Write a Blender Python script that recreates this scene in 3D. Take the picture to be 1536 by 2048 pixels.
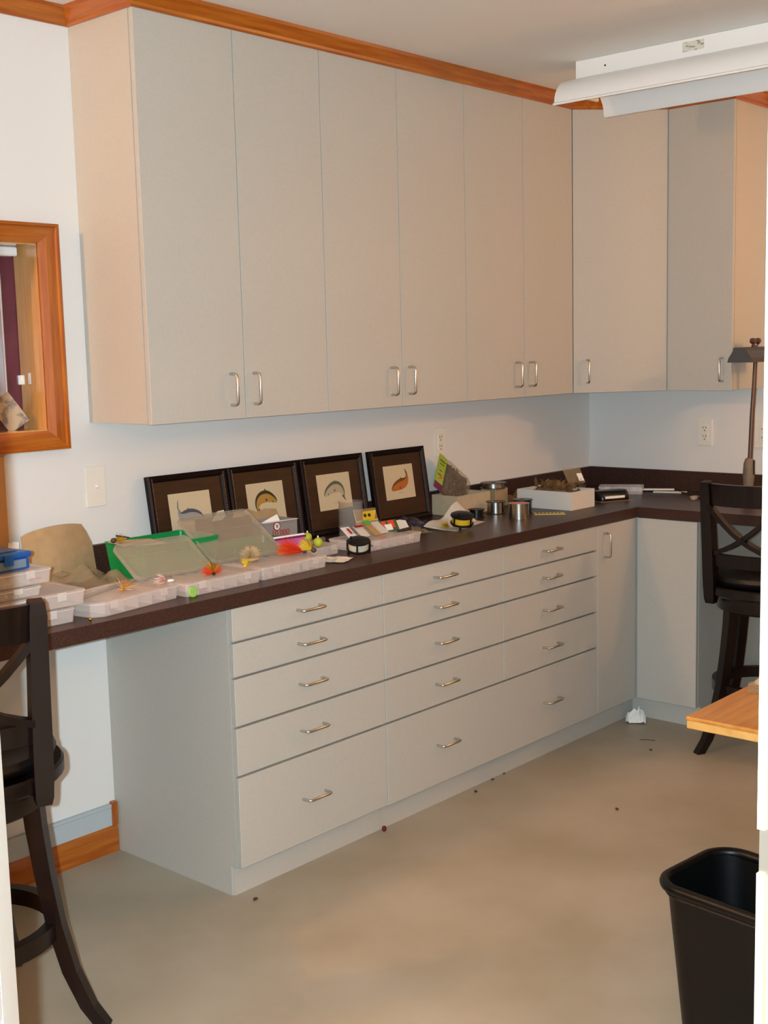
import bpy, bmesh, math, random
from mathutils import Vector, Matrix, noise
random.seed(7)
for o in list(bpy.data.objects): bpy.data.objects.remove(o)
S = bpy.context.scene
C = S.collection
R = math.radians
PI = math.pi

# ------------------------------------------------------------------ camera
CAM = Vector((-5.1176, -3.2198, 1.5859))
cd = bpy.data.cameras.new('camera'); cam = bpy.data.objects.new('camera', cd); C.objects.link(cam)
cam.location = CAM; cam.rotation_mode = 'XYZ'; cam.rotation_euler = (1.4404, 0.0243, -0.8448)
cd.sensor_fit = 'VERTICAL'; cd.sensor_height = 36.0; cd.sensor_width = 27.0
cd.lens = 2455.78 / 2048 * 36.0; cd.clip_start = 0.05
S.camera = cam
# ------------------------------------------------------------------ world, lights, exposure
S.view_settings.view_transform = 'Standard'; S.view_settings.look = 'None'
S.view_settings.gamma = 1.0; S.view_settings.use_curve_mapping = False
S.view_settings.exposure = 0.0
wd = bpy.data.worlds.new('world'); S.world = wd; wd.use_nodes = True
wd.node_tree.nodes['Background'].inputs[0].default_value = (1.0, 0.86, 0.72, 1)
wd.node_tree.nodes['Background'].inputs[1].default_value = 0.02
def lamp(name, loc, watts, col, rad, kind='POINT', aim=None, cone=60, blend=.4):
    l = bpy.data.lights.new(name, kind); l.energy = watts; l.color = col; l.shadow_soft_size = rad
    o = bpy.data.objects.new(name, l); C.objects.link(o); o.location = loc
    if kind == 'SPOT':
        l.spot_size = R(cone); l.spot_blend = blend
        o.rotation_euler = (Vector(aim) - Vector(loc)).to_track_quat('-Z', 'Y').to_euler()
    return o
WARM = (1.0, 0.52, 0.22)
right_v = Vector((math.cos(-0.8448), math.sin(-0.8448), 0))
flash_p = CAM - right_v * 0.055 + Vector((0, 0, 0.01))
lamp('camera_flash', flash_p, 435, (0.64, 0.86, 1.0), 0.012, 'SPOT', flash_p + Vector((.748, .664, -.12)), 140, .15)
lamp('room_ceiling_lamp', (-5.05, -0.18, 2.48), 80, WARM, 0.06)
lamp('side_lamp', (-0.30, -2.35, 2.00), 24, WARM, 0.05)
lamp('hall_ceiling_lamp', (-4.95, -3.28, 2.50), 22, WARM, 0.06)
lamp('far_hall_lamp', (-5.90, -4.60, 2.40), 75, WARM, 0.07)

# ------------------------------------------------------------------ materials
def lin(h):
    h = h.lstrip('#'); out = []
    for i in (0, 2, 4):
        c = int(h[i:i+2], 16) / 255
        out.append(c / 12.92 if c <= .04045 else ((c + .055) / 1.055) ** 2.4)
    return tuple(out) + (1.0,)
MATS = {}
def mat(name, hexc, rough=.5, metal=0, spec=.5, hex2=None, scale=8, stretch=(1, 1, 1), bump=0, bscale=60, alpha=1, trans=0, coat=0, detail=4, c0=.35, c1=.65):
    if name in MATS: return MATS[name]
    m = bpy.data.materials.new(name); m.use_nodes = True; nt = m.node_tree; b = nt.nodes['Principled BSDF']
    b.inputs['Roughness'].default_value = rough; b.inputs['Metallic'].default_value = metal
    b.inputs['Specular IOR Level'].default_value = spec
    b.inputs['Base Color'].default_value = lin(hexc)
    b.inputs['Alpha'].default_value = alpha
    b.inputs['Transmission Weight'].default_value = trans
    b.inputs['Coat Weight'].default_value = coat
    tc = nt.nodes.new('ShaderNodeTexCoord'); mp = nt.nodes.new('ShaderNodeMapping')
    mp.inputs['Scale'].default_value = stretch; nt.links.new(tc.outputs['Object'], mp.inputs['Vector'])
    if hex2:
        n = nt.nodes.new('ShaderNodeTexNoise'); n.inputs['Scale'].default_value = scale; n.inputs['Detail'].default_value = detail
        nt.links.new(mp.outputs[0], n.inputs['Vector'])
        r = nt.nodes.new('ShaderNodeValToRGB'); r.color_ramp.elements[0].color = lin(hexc); r.color_ramp.elements[1].color = lin(hex2)
        r.color_ramp.elements[0].position = c0; r.color_ramp.elements[1].position = c1
        nt.links.new(n.outputs[0], r.inputs[0]); nt.links.new(r.outputs[0], b.inputs['Base Color'])
    if bump:
        n2 = nt.nodes.new('ShaderNodeTexNoise'); n2.inputs['Scale'].default_value = bscale; n2.inputs['Detail'].default_value = 3
        nt.links.new(mp.outputs[0], n2.inputs['Vector'])
        bp = nt.nodes.new('ShaderNodeBump'); bp.inputs['Strength'].default_value = bump; bp.inputs['Distance'].default_value = .002
        nt.links.new(n2.outputs[0], bp.inputs['Height']); nt.links.new(bp.outputs[0], b.inputs['Normal'])
    MATS[name] = m
    return m
PAINT = mat('wall_paint', '#e3dfd9', .6, spec=.3, bump=.12, bscale=90)
CEIL = mat('ceiling_paint', '#e9e5de', .7, spec=.2, bump=.15, bscale=70)
FLOOR = mat('painted_concrete', '#9f937d', .42, spec=.4, hex2='#aea38f', scale=2.4, bump=.12, bscale=25, detail=8)
LAM = mat('cabinet_laminate', '#b9b5ab', .45, spec=.35, hex2='#bcb8ae', scale=140, detail=1)
EDGE = mat('cabinet_edge', '#aba69d', .5)
DARKGAP = mat('cabinet_inside', '#6d665d', .8)
WOOD = mat('orange_wood', '#9a4a0b', .34, spec=.45, hex2='#b2651a', scale=5, stretch=(1, 14, 14), coat=.3, detail=6)
WOODV = mat('orange_wood_upright', '#9a4a0b', .34, spec=.45, hex2='#b2651a', scale=5, stretch=(14, 14, 1), coat=.3, detail=6)
WOODY = mat('orange_wood_return', '#9a4a0b', .34, spec=.45, hex2='#b2651a', scale=5, stretch=(14, 1, 14), coat=.3, detail=6)
COUNTER = mat('dark_laminate', '#341f19', .36, spec=.30, hex2='#483028', scale=260, detail=2, c0=.4, c1=.62)
STEEL = mat('brushed_steel', '#c9c5bd', .28, metal=1)
ESP = mat('espresso_wood', '#0e0505', .33, spec=.38, hex2='#150908', scale=6, stretch=(6, 6, 1), coat=.08)
LEATHER = mat('black_leather', '#0d0b0b', .38, spec=.5, bump=.2, bscale=120)
WHITE = mat('white_enamel', '#e9e9e6', .3, spec=.5)
TRIMW = mat('white_trim_paint', '#f2f2ee', .35)
CREAM = mat('cream_trim', '#d9c9a4', .4)
PLATE = mat('ivory_plastic', '#e9e2d4', .35)
DARK = mat('dark_slot', '#1d1a18', .6)
BLACK = mat('black_plastic', '#0b0b0c', .3, spec=.5)
BINB = mat('bin_black_plastic', '#060606', .4, spec=.3)
BLACKM = mat('black_metal', '#121112', .35, metal=.3)
CLEAR = mat('frosted_clear_plastic', '#ecd9cd', .2, spec=.5, alpha=.33)
CLEAR2 = mat('clear_plastic_wall', '#f0e2d8', .18, spec=.5, alpha=.55)
LIDM = mat('smoky_clear_plastic', '#c2b5a0', .2, spec=.5, alpha=.36)
GLASS = mat('picture_glass', '#0a0a0a', .04, spec=.4, alpha=.04)
JAR = mat('clear_jar_plastic', '#e8ddd0', .05, spec=.9, alpha=.08)
RIMC = mat('clear_plastic_rim', '#f2e6dd', .2, spec=.6, alpha=.75)
LATCH = mat('clear_plastic_latch', '#f0e2d8', .2, spec=.6, alpha=.42)
BAG = mat('clear_bag_film', '#b8a27e', .18, spec=.7, alpha=.24)
KRAFT = mat('kraft_cardboard', '#a98a63', .8, spec=.2, hex2='#b2946d', scale=30)
KRAFT2 = mat('pale_cardboard', '#b9a585', .8, spec=.2, hex2='#c0ac8d', scale=30)
WCARD = mat('white_cardboard', '#d9d2c6', .7, spec=.2)
PAPER = mat('white_paper', '#ddd2c2', .8, spec=.2)
PAPERB = mat('bright_white_paper', '#efece6', .8, spec=.2)
GREEN = mat('green_plastic', '#04803f', .3, spec=.5, hex2='#058f47', scale=10)
BLUE = mat('blue_plastic', '#0b4f98', .3, spec=.5)
BLUEC = mat('blue_clear_plastic', '#2a64a6', .2, spec=.5, alpha=.7)
YEL = mat('yellow_plastic', '#d9b414', .5); YELG = mat('chartreuse', '#a9b32a', .5); ORANGE = mat('orange_hair', '#dc3d0c', .6); RED = mat('red_print', '#a8201c', .5)
GOLD = mat('gold_hair', '#b8860f', .6); PINK = mat('pink_card', '#b557a0', .4); PURPLE = mat('purple_card', '#6d1450', .5)
LIME = mat('lime_card', '#9db03a', .5); LGREEN = mat('green_sticker', '#57b04a', .5); ORSTK = mat('orange_sticker', '#ff5a20', .5)
FUR = mat('cream_fur', '#c9ad82', .9, spec=.1); BROWNF = mat('brown_feather', '#6b4a2c', .8, spec=.2, hex2='#8a6842', scale=40); DARKF = mat('dark_feather', '#3a2b24', .6, hex2='#5d4a3c', scale=60)
GREYC = mat('grey_carton', '#8d8883', .5, spec=.4); SILVER = mat('silver_spool', '#b5b1aa', .25, metal=1)
MAROON = mat('maroon_paint', '#5a1422', .4, hex2='#661a2b', scale=12)
MATB = mat('brown_mat_board', '#331e11', .55, spec=.25, hex2='#432a18', scale=8, stretch=(1, 10, 10))
FRAMEB = mat('dark_frame', '#170b09', .45, spec=.14); BEAD = mat('bead_trim_bronze', '#6d554b', .3, metal=.6)
PRINT = mat('cream_print', '#dac8a4', .6)
PINE = mat('pine_board', '#b4712a', .4, hex2='#c98a42', scale=4, stretch=(1.2, 10, 10), detail=6, coat=.2); PINEE = mat('pine_edge', '#d2a35c', .5, hex2='#c18d48', scale=20)
LAMPG = mat('grey_metal_shade', '#4d5258', .35, metal=.6); LAMPB = mat('bronze_tube', '#5e463b', .4, metal=.4); LAMPH = mat('grey_wood_handle', '#6d5f4f', .6, hex2='#7d6c58', scale=30); TAN = mat('tan_board', '#b98a55', .6)
SILVERF = mat('pearl_pink', '#d7b7a6', .5)
GRIME = mat('floor_crumb', '#4b2f22', .8); MARBLE = mat('red_bead', '#5d1414', .35)
LINEW = mat('cream_line', '#c9c3b0', .5, hex2='#b6b09c', scale=60, stretch=(1, 1, 8)); LINEY = mat('yellow_line', '#d0a614', .5, hex2='#e0bb2c', scale=60, stretch=(1, 1, 8))

# ------------------------------------------------------------------ mesh helpers
def nb(): return bmesh.new()
def box(bm, x0, x1, y0, y1, z0, z1, bev=0, seg=1):
    t = bmesh.new(); bmesh.ops.create_cube(t, size=1)
    for v in t.verts: v.co = Vector(((x0+x1)/2 + v.co.x*(x1-x0), (y0+y1)/2 + v.co.y*(y1-y0), (z0+z1)/2 + v.co.z*(z1-z0)))
    if bev: bmesh.ops.bevel(t, geom=t.edges[:], offset=bev, segments=seg, affect='EDGES', profile=.5)
    join(bm, t); return bm
def join(bm, t, M=None):
    m = bpy.data.meshes.new('tmp'); t.to_mesh(m); t.free()
    if M is not None: m.transform(M)
    bm.from_mesh(m); bpy.data.meshes.remove(m)
def prism(bm, pts, axis, a, b, bev=0):
    """extrude a 2D polygon; axis 'z': pts are (x,y); 'y': (x,z); 'x': (y,z)"""
    t = bmesh.new()
    f = {'z': lambda p, h: (p[0], p[1], h), 'y': lambda p, h: (p[0], h, p[1]), 'x': lambda p, h: (h, p[0], p[1])}[axis]
    A = [t.verts.new(f(p, a)) for p in pts]; B = [t.verts.new(f(p, b)) for p in pts]; n = len(pts)
    t.faces.new(A); t.faces.new(B[::-1])
    for i in range(n): t.faces.new((A[i], B[i], B[(i+1) % n], A[(i+1) % n]))
    bmesh.ops.recalc_face_normals(t, faces=t.faces[:])
    if bev: bmesh.ops.bevel(t, geom=t.edges[:], offset=bev, segments=1, affect='EDGES')
    join(bm, t); return bm
def lathe(bm, prof, seg=24, cx=0, cy=0, cz=0, axis='z', cap=True):
    t = bmesh.new(); rings = []
    for r, z in prof:
        ring = []
        for i in range(seg):
            a = 2*PI*i/seg; x, y = r*math.cos(a), r*math.sin(a)
            p = (x, y, z) if axis == 'z' else ((z, x, y) if axis == 'x' else (x, z, y))
            ring.append(t.verts.new((p[0]+cx, p[1]+cy, p[2]+cz)))
        rings.append(ring)
    for A, B in zip(rings, rings[1:]):
        for i in range(seg): t.faces.new((A[i], A[(i+1) % seg], B[(i+1) % seg], B[i]))
    if cap:
        if prof[0][0] > 1e-4: t.faces.new(rings[0][::-1])
        if prof[-1][0] > 1e-4: t.faces.new(rings[-1])
    bmesh.ops.remove_doubles(t, verts=t.verts[:], dist=1e-6)
    bmesh.ops.recalc_face_normals(t, faces=t.faces[:])
    join(bm, t); return bm
def sweep(bm, pts, rads, seg=8, shape=None, up=(0, 0, 1), closed=False):
    """tube or section swept along pts; shape = list of (a,b) section points else circle"""
    t = bmesh.new(); pts = [Vector(p) for p in pts]; n = len(pts); rings = []
    if not isinstance(rads, (list, tuple)): rads = [rads]*n
    U = Vector(up)
    for i, p in enumerate(pts):
        if closed: d = pts[(i+1) % n] - pts[i-1]
        else: d = pts[min(i+1, n-1)] - pts[max(i-1, 0)]
        d.normalize()
        s = d.cross(U)
        if s.length < 1e-4: s = d.cross(Vector((1, 0, 0)))
        s.normalize(); u = s.cross(d).normalized()
        sec = shape or [(math.cos(2*PI*k/seg), math.sin(2*PI*k/seg)) for k in range(seg)]
        rings.append([t.verts.new(p + s*a*rads[i] + u*b*rads[i]) for a, b in sec])
    m = len(rings[0])
    for i in range(n if closed else n-1):
        A, B = rings[i], rings[(i+1) % n]
        for k in range(m): t.faces.new((A[k], A[(k+1) % m], B[(k+1) % m], B[k]))
    if not closed: t.faces.new(rings[0][::-1]); t.faces.new(rings[-1])
    bmesh.ops.recalc_face_normals(t, faces=t.faces[:])
    join(bm, t); return bm
def ell_(bm, c, r, seg=16):
    t = bmesh.new(); bmesh.ops.create_uvsphere(t, u_segments=seg, v_segments=seg//2+2, radius=1)
    for v in t.verts: v.co = Vector(c) + Vector((v.co.x*r[0], v.co.y*r[1], v.co.z*r[2]))
    join(bm, t); return bm
def rect(a, b): return [(-a, -b), (a, -b), (a, b), (-a, b)]
def rounded(w, d, r, n=5):
    out = []
    for sx, sy, a0 in ((1, 1, 0), (-1, 1, 90), (-1, -1, 180), (1, -1, 270)):
        for k in range(n+1):
            a = R(a0 + 90*k/n); out.append((sx*(w/2-r) + r*math.cos(a), sy*(d/2-r) + r*math.sin(a)))
    return out
def loft(bm, loops, cap0=True, cap1=True):
    t = bmesh.new(); L = [[t.verts.new(p) for p in lp] for lp in loops]; n = len(L[0])
    for A, B in zip(L, L[1:]):
        for i in range(n): t.faces.new((A[i], A[(i+1) % n], B[(i+1) % n], B[i]))
    if cap0: t.faces.new(L[0][::-1])
    if cap1: t.faces.new(L[-1])
    bmesh.ops.recalc_face_normals(t, faces=t.faces[:]); join(bm, t); return bm
def smoothshade(me, ang=40):
    for p in me.polygons: p.use_smooth = True
    try: me.set_sharp_from_angle(angle=R(ang))
    except Exception: pass
def obj(name, bm, m, parent=None, loc=None, rot=None, smooth=False, off=None):
    if isinstance(bm, bpy.types.Mesh): me = bm
    else:
        if off is not None: bmesh.ops.translate(bm, verts=bm.verts[:], vec=-Vector(off))
        me = bpy.data.meshes.new(name); bm.to_mesh(me); bm.free(); me.materials.append(m)
        if smooth: smoothshade(me)
    o = bpy.data.objects.new(name, me); C.objects.link(o)
    if parent: o.parent = parent
    if loc is not None: o.location = loc
    if rot is not None: o.rotation_euler = rot
    return o
def tag(o, label, cat, group=None, kind=None):
    o['label'] = label
    if cat: o['category'] = cat
    if group: o['group'] = group
    if kind: o['kind'] = kind
    return o
def thing(name, label, cat, loc=(0, 0, 0), rot=(0, 0, 0), group=None):
    o = bpy.data.objects.new(name, None); C.objects.link(o); o.location = loc; o.rotation_euler = rot; o.empty_display_size = .05
    return tag(o, label, cat, group)
def struct(name, bm, m, label=None, parent=None, smooth=False):
    o = obj(name, bm, m, parent, smooth=smooth)
    if not parent: o['kind'] = 'structure'
    if label: o['label'] = label
    return o
def copytree(o, loc, rot=None, label=None):
    c = o.copy(); C.objects.link(c); c.location = loc
    if rot is not None: c.rotation_euler = rot
    if label: c['label'] = label
    def rec(a, b):
        for ch in [x for x in bpy.data.objects if x.parent == a]:
            k = ch.copy(); C.objects.link(k); k.parent = b; rec(ch, k)
    rec(o, c); return c
def text(name, s, size, m, parent, loc, rot, depth=.0004):
    cu = bpy.data.curves.new(name, 'FONT'); cu.body = s; cu.size = size; cu.extrude = depth; cu.align_x = 'CENTER'; cu.align_y = 'CENTER'
    t = bpy.data.objects.new(name, cu); C.objects.link(t)
    me = bpy.data.meshes.new_from_object(t.evaluated_get(bpy.context.evaluated_depsgraph_get()))
    bpy.data.objects.remove(t); me.materials.clear(); me.materials.append(m)
    return obj(name, me, m, parent, loc, rot)

# ------------------------------------------------------------------ fitted room dimensions
DU, ZUB, ZUT, ZC = .3095, 1.3864, 2.5640, 2.6150
XU = [2.875, 2.502, 2.1274, 1.7425, 1.3597, .9806, .6229]; Y1, Y2 = .5851, .8839
DC, ZCT, ZCB, ZBS = .6187, .914, .871, 1.0067
DB, DK, ZK = .611, .5638, .0914
B0, B1, B2, B3, BI, BR = 2.8592, 2.2122, 1.5601, .9167, .611, .8897
GAPS = [.770, .6654, .519, .3715]
YF = -2.67; YFH = -2.79; XL = -6.6; YH = -6.4
WX0, WX1, WZ0, WZ1 = -3.62, -3.03, 1.373, 1.925      # pass-through opening

# ------------------------------------------------------------------ structure
struct('floor', box(nb(), XL-.1, .1, YH-.1, .1, -.1, 0), FLOOR, 'mottled beige painted concrete floor')
struct('ceiling', box(nb(), XL-.1, .1, YH-.1, .1, ZC, ZC+.1), CEIL, 'off-white painted ceiling')
bm = nb()
box(bm, XL, WX0, 0, .12, 0, ZC); box(bm, WX1, .1, 0, .12, 0, ZC); box(bm, WX0, WX1, 0, .12, 0, WZ0); box(bm, WX0, WX1, 0, .12, WZ1, ZC)
struct('wall_back', bm, PAINT, 'long white wall behind the cabinets')
struct('wall_right', box(nb(), 0, .1, YH, 0, 0, ZC), PAINT, 'white wall at the right corner')
struct('wall_left', box(nb(), XL-.1, XL, YH, 0, 0, ZC), PAINT, 'white wall at the left end of the room')
struct('wall_hallway', box(nb(), XL, 0, YH-.1, YH, 0, ZC), PAINT, 'hallway wall behind the viewer')
DX0, DX1, DZ = -4.955, -3.907, 2.06
bm = nb(); box(bm, XL, DX0-.02, YFH, YF, 0, ZC); box(bm, DX1+.02, 0, YFH, YF, 0, ZC); box(bm, DX0-.02, DX1+.02, YFH, YF, DZ+.02, ZC)
struct('wall_front', bm, PAINT, 'wall with the doorway the room is seen through')
# doorway: jambs and casings
dr = bpy.data.objects.new('door_1', None); C.objects.link(dr); dr['kind'] = 'structure'; dr['label'] = 'white painted doorway framing the view'
def casing(name, x0, x1):
    b = nb(); s = 1 if x1 > x0 else -1
    pts = [(x0, YFH), (x0, YFH-.010), (x0+s*.010, YFH-.010), (x0+s*.012, YFH-.013), (x0+s*.016, YFH-.013), (x0+s*.018, YFH-.010), (x0+s*.022, YFH-.010), (x0+s*.026, YFH-.015), (x1, YFH-.018), (x1, YFH)]
    prism(b, pts, 'z', 0, DZ+.07); obj(name, b, TRIMW, dr)
casing('casing', DX0-.006, DX0-.076); casing('casing', DX1+.006, DX1+.076)
obj('casing', box(nb(), DX0-.07, DX1+.07, YFH-.018, YFH, DZ+.006, DZ+.076), TRIMW, dr)
obj('jamb', box(nb(), DX0-.02, DX0, YFH, YF, 0, DZ), TRIMW, dr)
obj('jamb', box(nb(), DX1, DX1+.02, YFH, YF-.011, 0, DZ), TRIMW, dr)
b = nb(); box(b, DX1-.003, DX1+.02, YF-.0075, YF+.001, 0, 1.015); box(b, DX1-.003, DX1+.02, YF-.0075, YF+.001, 1.065, DZ)
obj('jamb_edge', b, CREAM, dr)  # narrow edge strip in one even cream tone, next to the white jamb
obj('strike_plate', box(nb(), DX1+.001, DX1+.02, YF-.035, YF, 1.015, 1.065), STEEL, dr)
obj('jamb', box(nb(), DX0-.02, DX1+.02, YFH, YF, DZ, DZ+.02), TRIMW, dr)
# open door leaf swung into the room, seen almost edge-on at the left margin
lf = bpy.data.objects.new('door_2', None); C.objects.link(lf); lf['kind'] = 'structure'; lf['label'] = 'white panelled door leaf standing open at the left margin'
lf.location = (-4.945, YF+.012, .008); lf.rotation_euler = (0, 0, math.atan2(-1.955-YF-.012, -4.3845+4.945))
LW, LT, LH = .901, .035, 2.025
for a in ((0, .115), (LW-.115, LW)): obj('stile', box(nb(), a[0], a[1], 0, LT, 0, LH, .001), TRIMW, lf)
for z0, z1 in ((0, .22), (.86, 1.02), (LH-.13, LH)): obj('rail', box(nb(), .1155, LW-.1155, 0, LT, z0, z1, .001), TRIMW, lf)
for z0, z1 in ((.2205, .8595), (1.0205, LH-.1305)):
    obj('door_panel', box(nb(), .1155, LW-.1155, .010, LT-.010, z0, z1), TRIMW, lf)
    for y in (.004, LT-.010):
        for a in ((.1156, .128, z0, z1), (LW-.128, LW-.1156, z0, z1), (.1282, LW-.1282, z0, z0+.012), (.1282, LW-.1282, z1-.012, z1)): obj('panel_moulding', box(nb(), a[0], a[1], y, y+.006, a[2], a[3], .002), TRIMW, lf)
# crown moulding, mitred run by run
PROF = [(0, ZUT), (.006, ZUT), (.010, ZUT+.004), (.012, ZUT+.012), (.020, ZUT+.020), (.030, ZUT+.034), (.036, ZUT+.041), (.038, ZC), (0, ZC)]
CP = [(XL, 0), (-XU[0], 0), (-XU[0], -DU), (-XU[6], -DU), (-DU, -Y1), (-DU, -Y2), (0, -Y2), (0, YF)]
def offs(i, d):
    p = Vector(CP[i]); ns = []
    if i > 0: e = (Vector(CP[i]) - Vector(CP[i-1])).normalized(); ns.append(Vector((e.y, -e.x)))
    if i < len(CP)-1: e = (Vector(CP[i+1]) - Vector(CP[i])).normalized(); ns.append(Vector((e.y, -e.x)))
    if len(ns) == 1: return p + ns[0]*d
    m = (ns[0] + ns[1]).normalized(); return p + m * (d / m.dot(ns[0]))
for i in range(len(CP)-1):
    A = [(*offs(i, d), z) for d, z in PROF]; Bq = [(*offs(i+1, d), z) for d, z in PROF]
    struct('trim_%d' % (i+1), loft(nb(), [A, Bq]), WOODY if abs(CP[i][0]-CP[i+1][0]) < .01 else WOOD, 'orange stained crown moulding')
# baseboard, grey raceway board above it and its wooden end block in the knee space
bm = nb(); prism(bm, [(0, 0), (-.018, 0), (-.018, .075), (-.012, .083), (-.008, .088), (0, .088)], 'x', XL, -B0-.003)
struct('baseboard_back', bm, WOOD, 'orange stained wooden baseboard under the counter')
bm = nb(); box(bm, XL, -B0-.022, -.012, 0, .088, .148); box(bm, XL, -B0-.022, -.016, 0, .148, .160, .002)
struct('trim_8', bm, mat('pale_grey_paint', '#b4bbbd', .5), 'pale grey painted board above the baseboard')
struct('trim_9', box(nb(), -B0-.022, -B0-.003, -.022, 0, .088, .166, .002), WOODV, 'short orange wooden end block')

# pass-through window with wooden casing and maroon shutter behind it
wn = bpy.data.objects.new('window_1', None); C.objects.link(wn); wn['kind'] = 'structure'; wn['label'] = 'pass-through opening with a wide orange wooden casing'
CW = .066
def wincase(a, b_, c, d):
    P3 = [(0, 0), (.010, 0), (.020, .35), (.020, .8), (.026, .86), (.026, 1), (0, 1)]
    A = [(a[0]+(b_[0]-a[0])*t, -dd, a[1]+(b_[1]-a[1])*t) for dd, t in P3]; Bq = [(c[0]+(d[0]-c[0])*t, -dd, c[1]+(d[1]-c[1])*t) for dd, t in P3]
    return loft(nb(), [A, Bq])
ii = [(WX0, WZ0), (WX1, WZ0), (WX1, WZ1), (WX0, WZ1)]; oo = [(WX0-CW, WZ0-CW+.008), (WX1+CW, WZ0-CW+.008), (WX1+CW, WZ1+CW-.008), (WX0-CW, WZ1+CW-.008)]
for k in range(4):
    j = (k+1) % 4; obj('window_casing', wincase(ii[k], oo[k], ii[j], oo[j]), WOODV if k in (1, 3) else WOOD, wn)
LJ = mat('light_wood_jamb', '#cb9656', .22, hex2='#d3a164', scale=5, stretch=(12, 12, 1), coat=.6)
obj('window_jamb', box(nb(), WX1-.001, WX1+.02, -.002, .12, WZ0, WZ1), LJ, wn); obj('window_jamb', box(nb(), WX0-.02, WX0+.001, -.002, .12, WZ0, WZ1), LJ, wn)
obj('window_sill', box(nb(), WX0, WX1, -.004, .12, WZ0-.02, WZ0+.004), LJ, wn); obj('window_head', box(nb(), WX0, WX1, -.002, .12, WZ1-.003, WZ1+.02), LJ, wn)
sh = thing('shutter_door', 'maroon painted shutter door closing the pass-through opening', 'door', (WX0, .122, WZ0-.03))
obj('stile', box(nb(), .42, .62, 0, .03, 0, .62), MAROON, sh); obj('stile', box(nb(), -.03, .12, 0, .03, 0, .62), MAROON, sh)
obj('rail', box(nb(), .12, .42, 0, .03, 0, .12), MAROON, sh); obj('rail', box(nb(), .12, .42, 0, .03, .50, .62), MAROON, sh)
obj('pane', box(nb(), .12, .532, -.004, .0, .12, .50), mat('lavender_glass', '#a79fae', .12, spec=.7), sh); obj('pane_trim', box(nb(), .532, .538, -.006, .0, .12, .50), WHITE, sh)
b = nb(); sweep(b, [(.598, -.004, .33), (.596, -.018, .32), (.596, -.018, .23), (.598, -.004, .22)], .004); obj('pull_handle', b, BLACKM, sh, smooth=True)
b = nb(); box(b, .578, .592, -.004, 0, .168, .196); box(b, .594, .604, -.005, 0, .168, .196); lathe(b, [(.004, -.006), (.004, .0)], 8, .594, 0, .182, 'y'); box(b, .594, .600, -.004, 0, .20, .23); obj('latch', b, STEEL, sh)
obj('valance', box(nb(), .40, .575, -.05, -.002, .55, .578, .004), WHITE, sh)
o = obj('strike_keeper', box(nb(), -.0015, 0, -.007, .007, -.017, .017, .0006), TRIMW, wn, (WX1-.0012, .072, 1.529))
# folded newspaper leaning on the sill
b = nb()
for k in range(3): box(b, -.035+.003*k, .035-.002*k, -.008+.005*k, -.004+.005*k, 0, .105-.004*k, .001)
tag(obj('folded_newspaper', b, mat('newsprint', '#b9a284', .8, hex2='#7f766b', scale=35, c0=.5, c1=.6), None, (-3.085, .055, WZ0+.013), (R(-14), R(-32), R(-20))), 'folded newspaper leaning inside the pass-through opening', 'newspaper')
# tan board under the window
tag(obj('leaning_board', box(nb(), -.30, 0, -.02, -.003, 0, .302, .002), TAN, None, (-3.19, 0, ZBS+.0005)), 'plain tan board standing on the backsplash below the pass-through opening', 'board')

# ------------------------------------------------------------------ cabinets
def pull_mesh(axis, L=.096, proj=.032, r=.0046):
    """bow pull, legs leave a face whose normal is -y; axis 'x' horizontal, 'z' upright"""
    h = L/2; c = .010; path = [(-h, 0), (-h, -(proj-c)), (-h+.003, -(proj-.003)), (-h+c, -proj), (h-c, -proj), (h-.003, -(proj-.003)), (h, -(proj-c)), (h, 0)]
    pts = [((a, p, 0) if axis == 'x' else (0, p, a)) for a, p in path]
    b = nb(); sweep(b, pts, r, 8, up=(0, 0, 1) if axis == 'x' else (1, 0, 0))
    me = bpy.data.meshes.new('handle'); b.to_mesh(me); b.free(); me.materials.append(STEEL); smoothshade(me, 50); return me
PX, PZ = pull_mesh('x'), pull_mesh('z')
def handle(me, parent, loc, rz=0):
    o = obj('handle', me, STEEL, parent, loc, (0, 0, rz)); return o
TH, GP = .018, .0016
ULAB = ['leftmost of the tall two-door upper cabinets, its left side panel bare', 'middle two-door upper cabinet on the long wall', 'two-door upper cabinet beside the angled corner cabinet']
for k in range(3):
    xa, xm, xb = -XU[2*k], -XU[2*k+1], -XU[2*k+2]; L = ((xa+xb)/2, 0, ZUB)
    t = thing('upper_cabinet', 'tall pale grey ' + ULAB[k], 'cabinet', L, group='two-door upper cabinets on the long wall')
    obj('cabinet_body', box(nb(), xa+.0004, xb-.0004, -DU+TH+.002, -.0005, ZUB+.002, ZC-.0005), LAM, t, off=L)
    for j, (a, b_) in enumerate(((xa, xm), (xm, xb))):
        d = obj('door', box(nb(), a+GP, b_-GP, -DU, -DU+TH, ZUB, ZUT+.012, .0008), LAM, t, off=L)
        hx = (xm-.048-.012) if j == 0 else (xm+.048-.012)
        handle(PZ, d, (hx-L[0], -DU, 1.478-ZUB))
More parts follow.
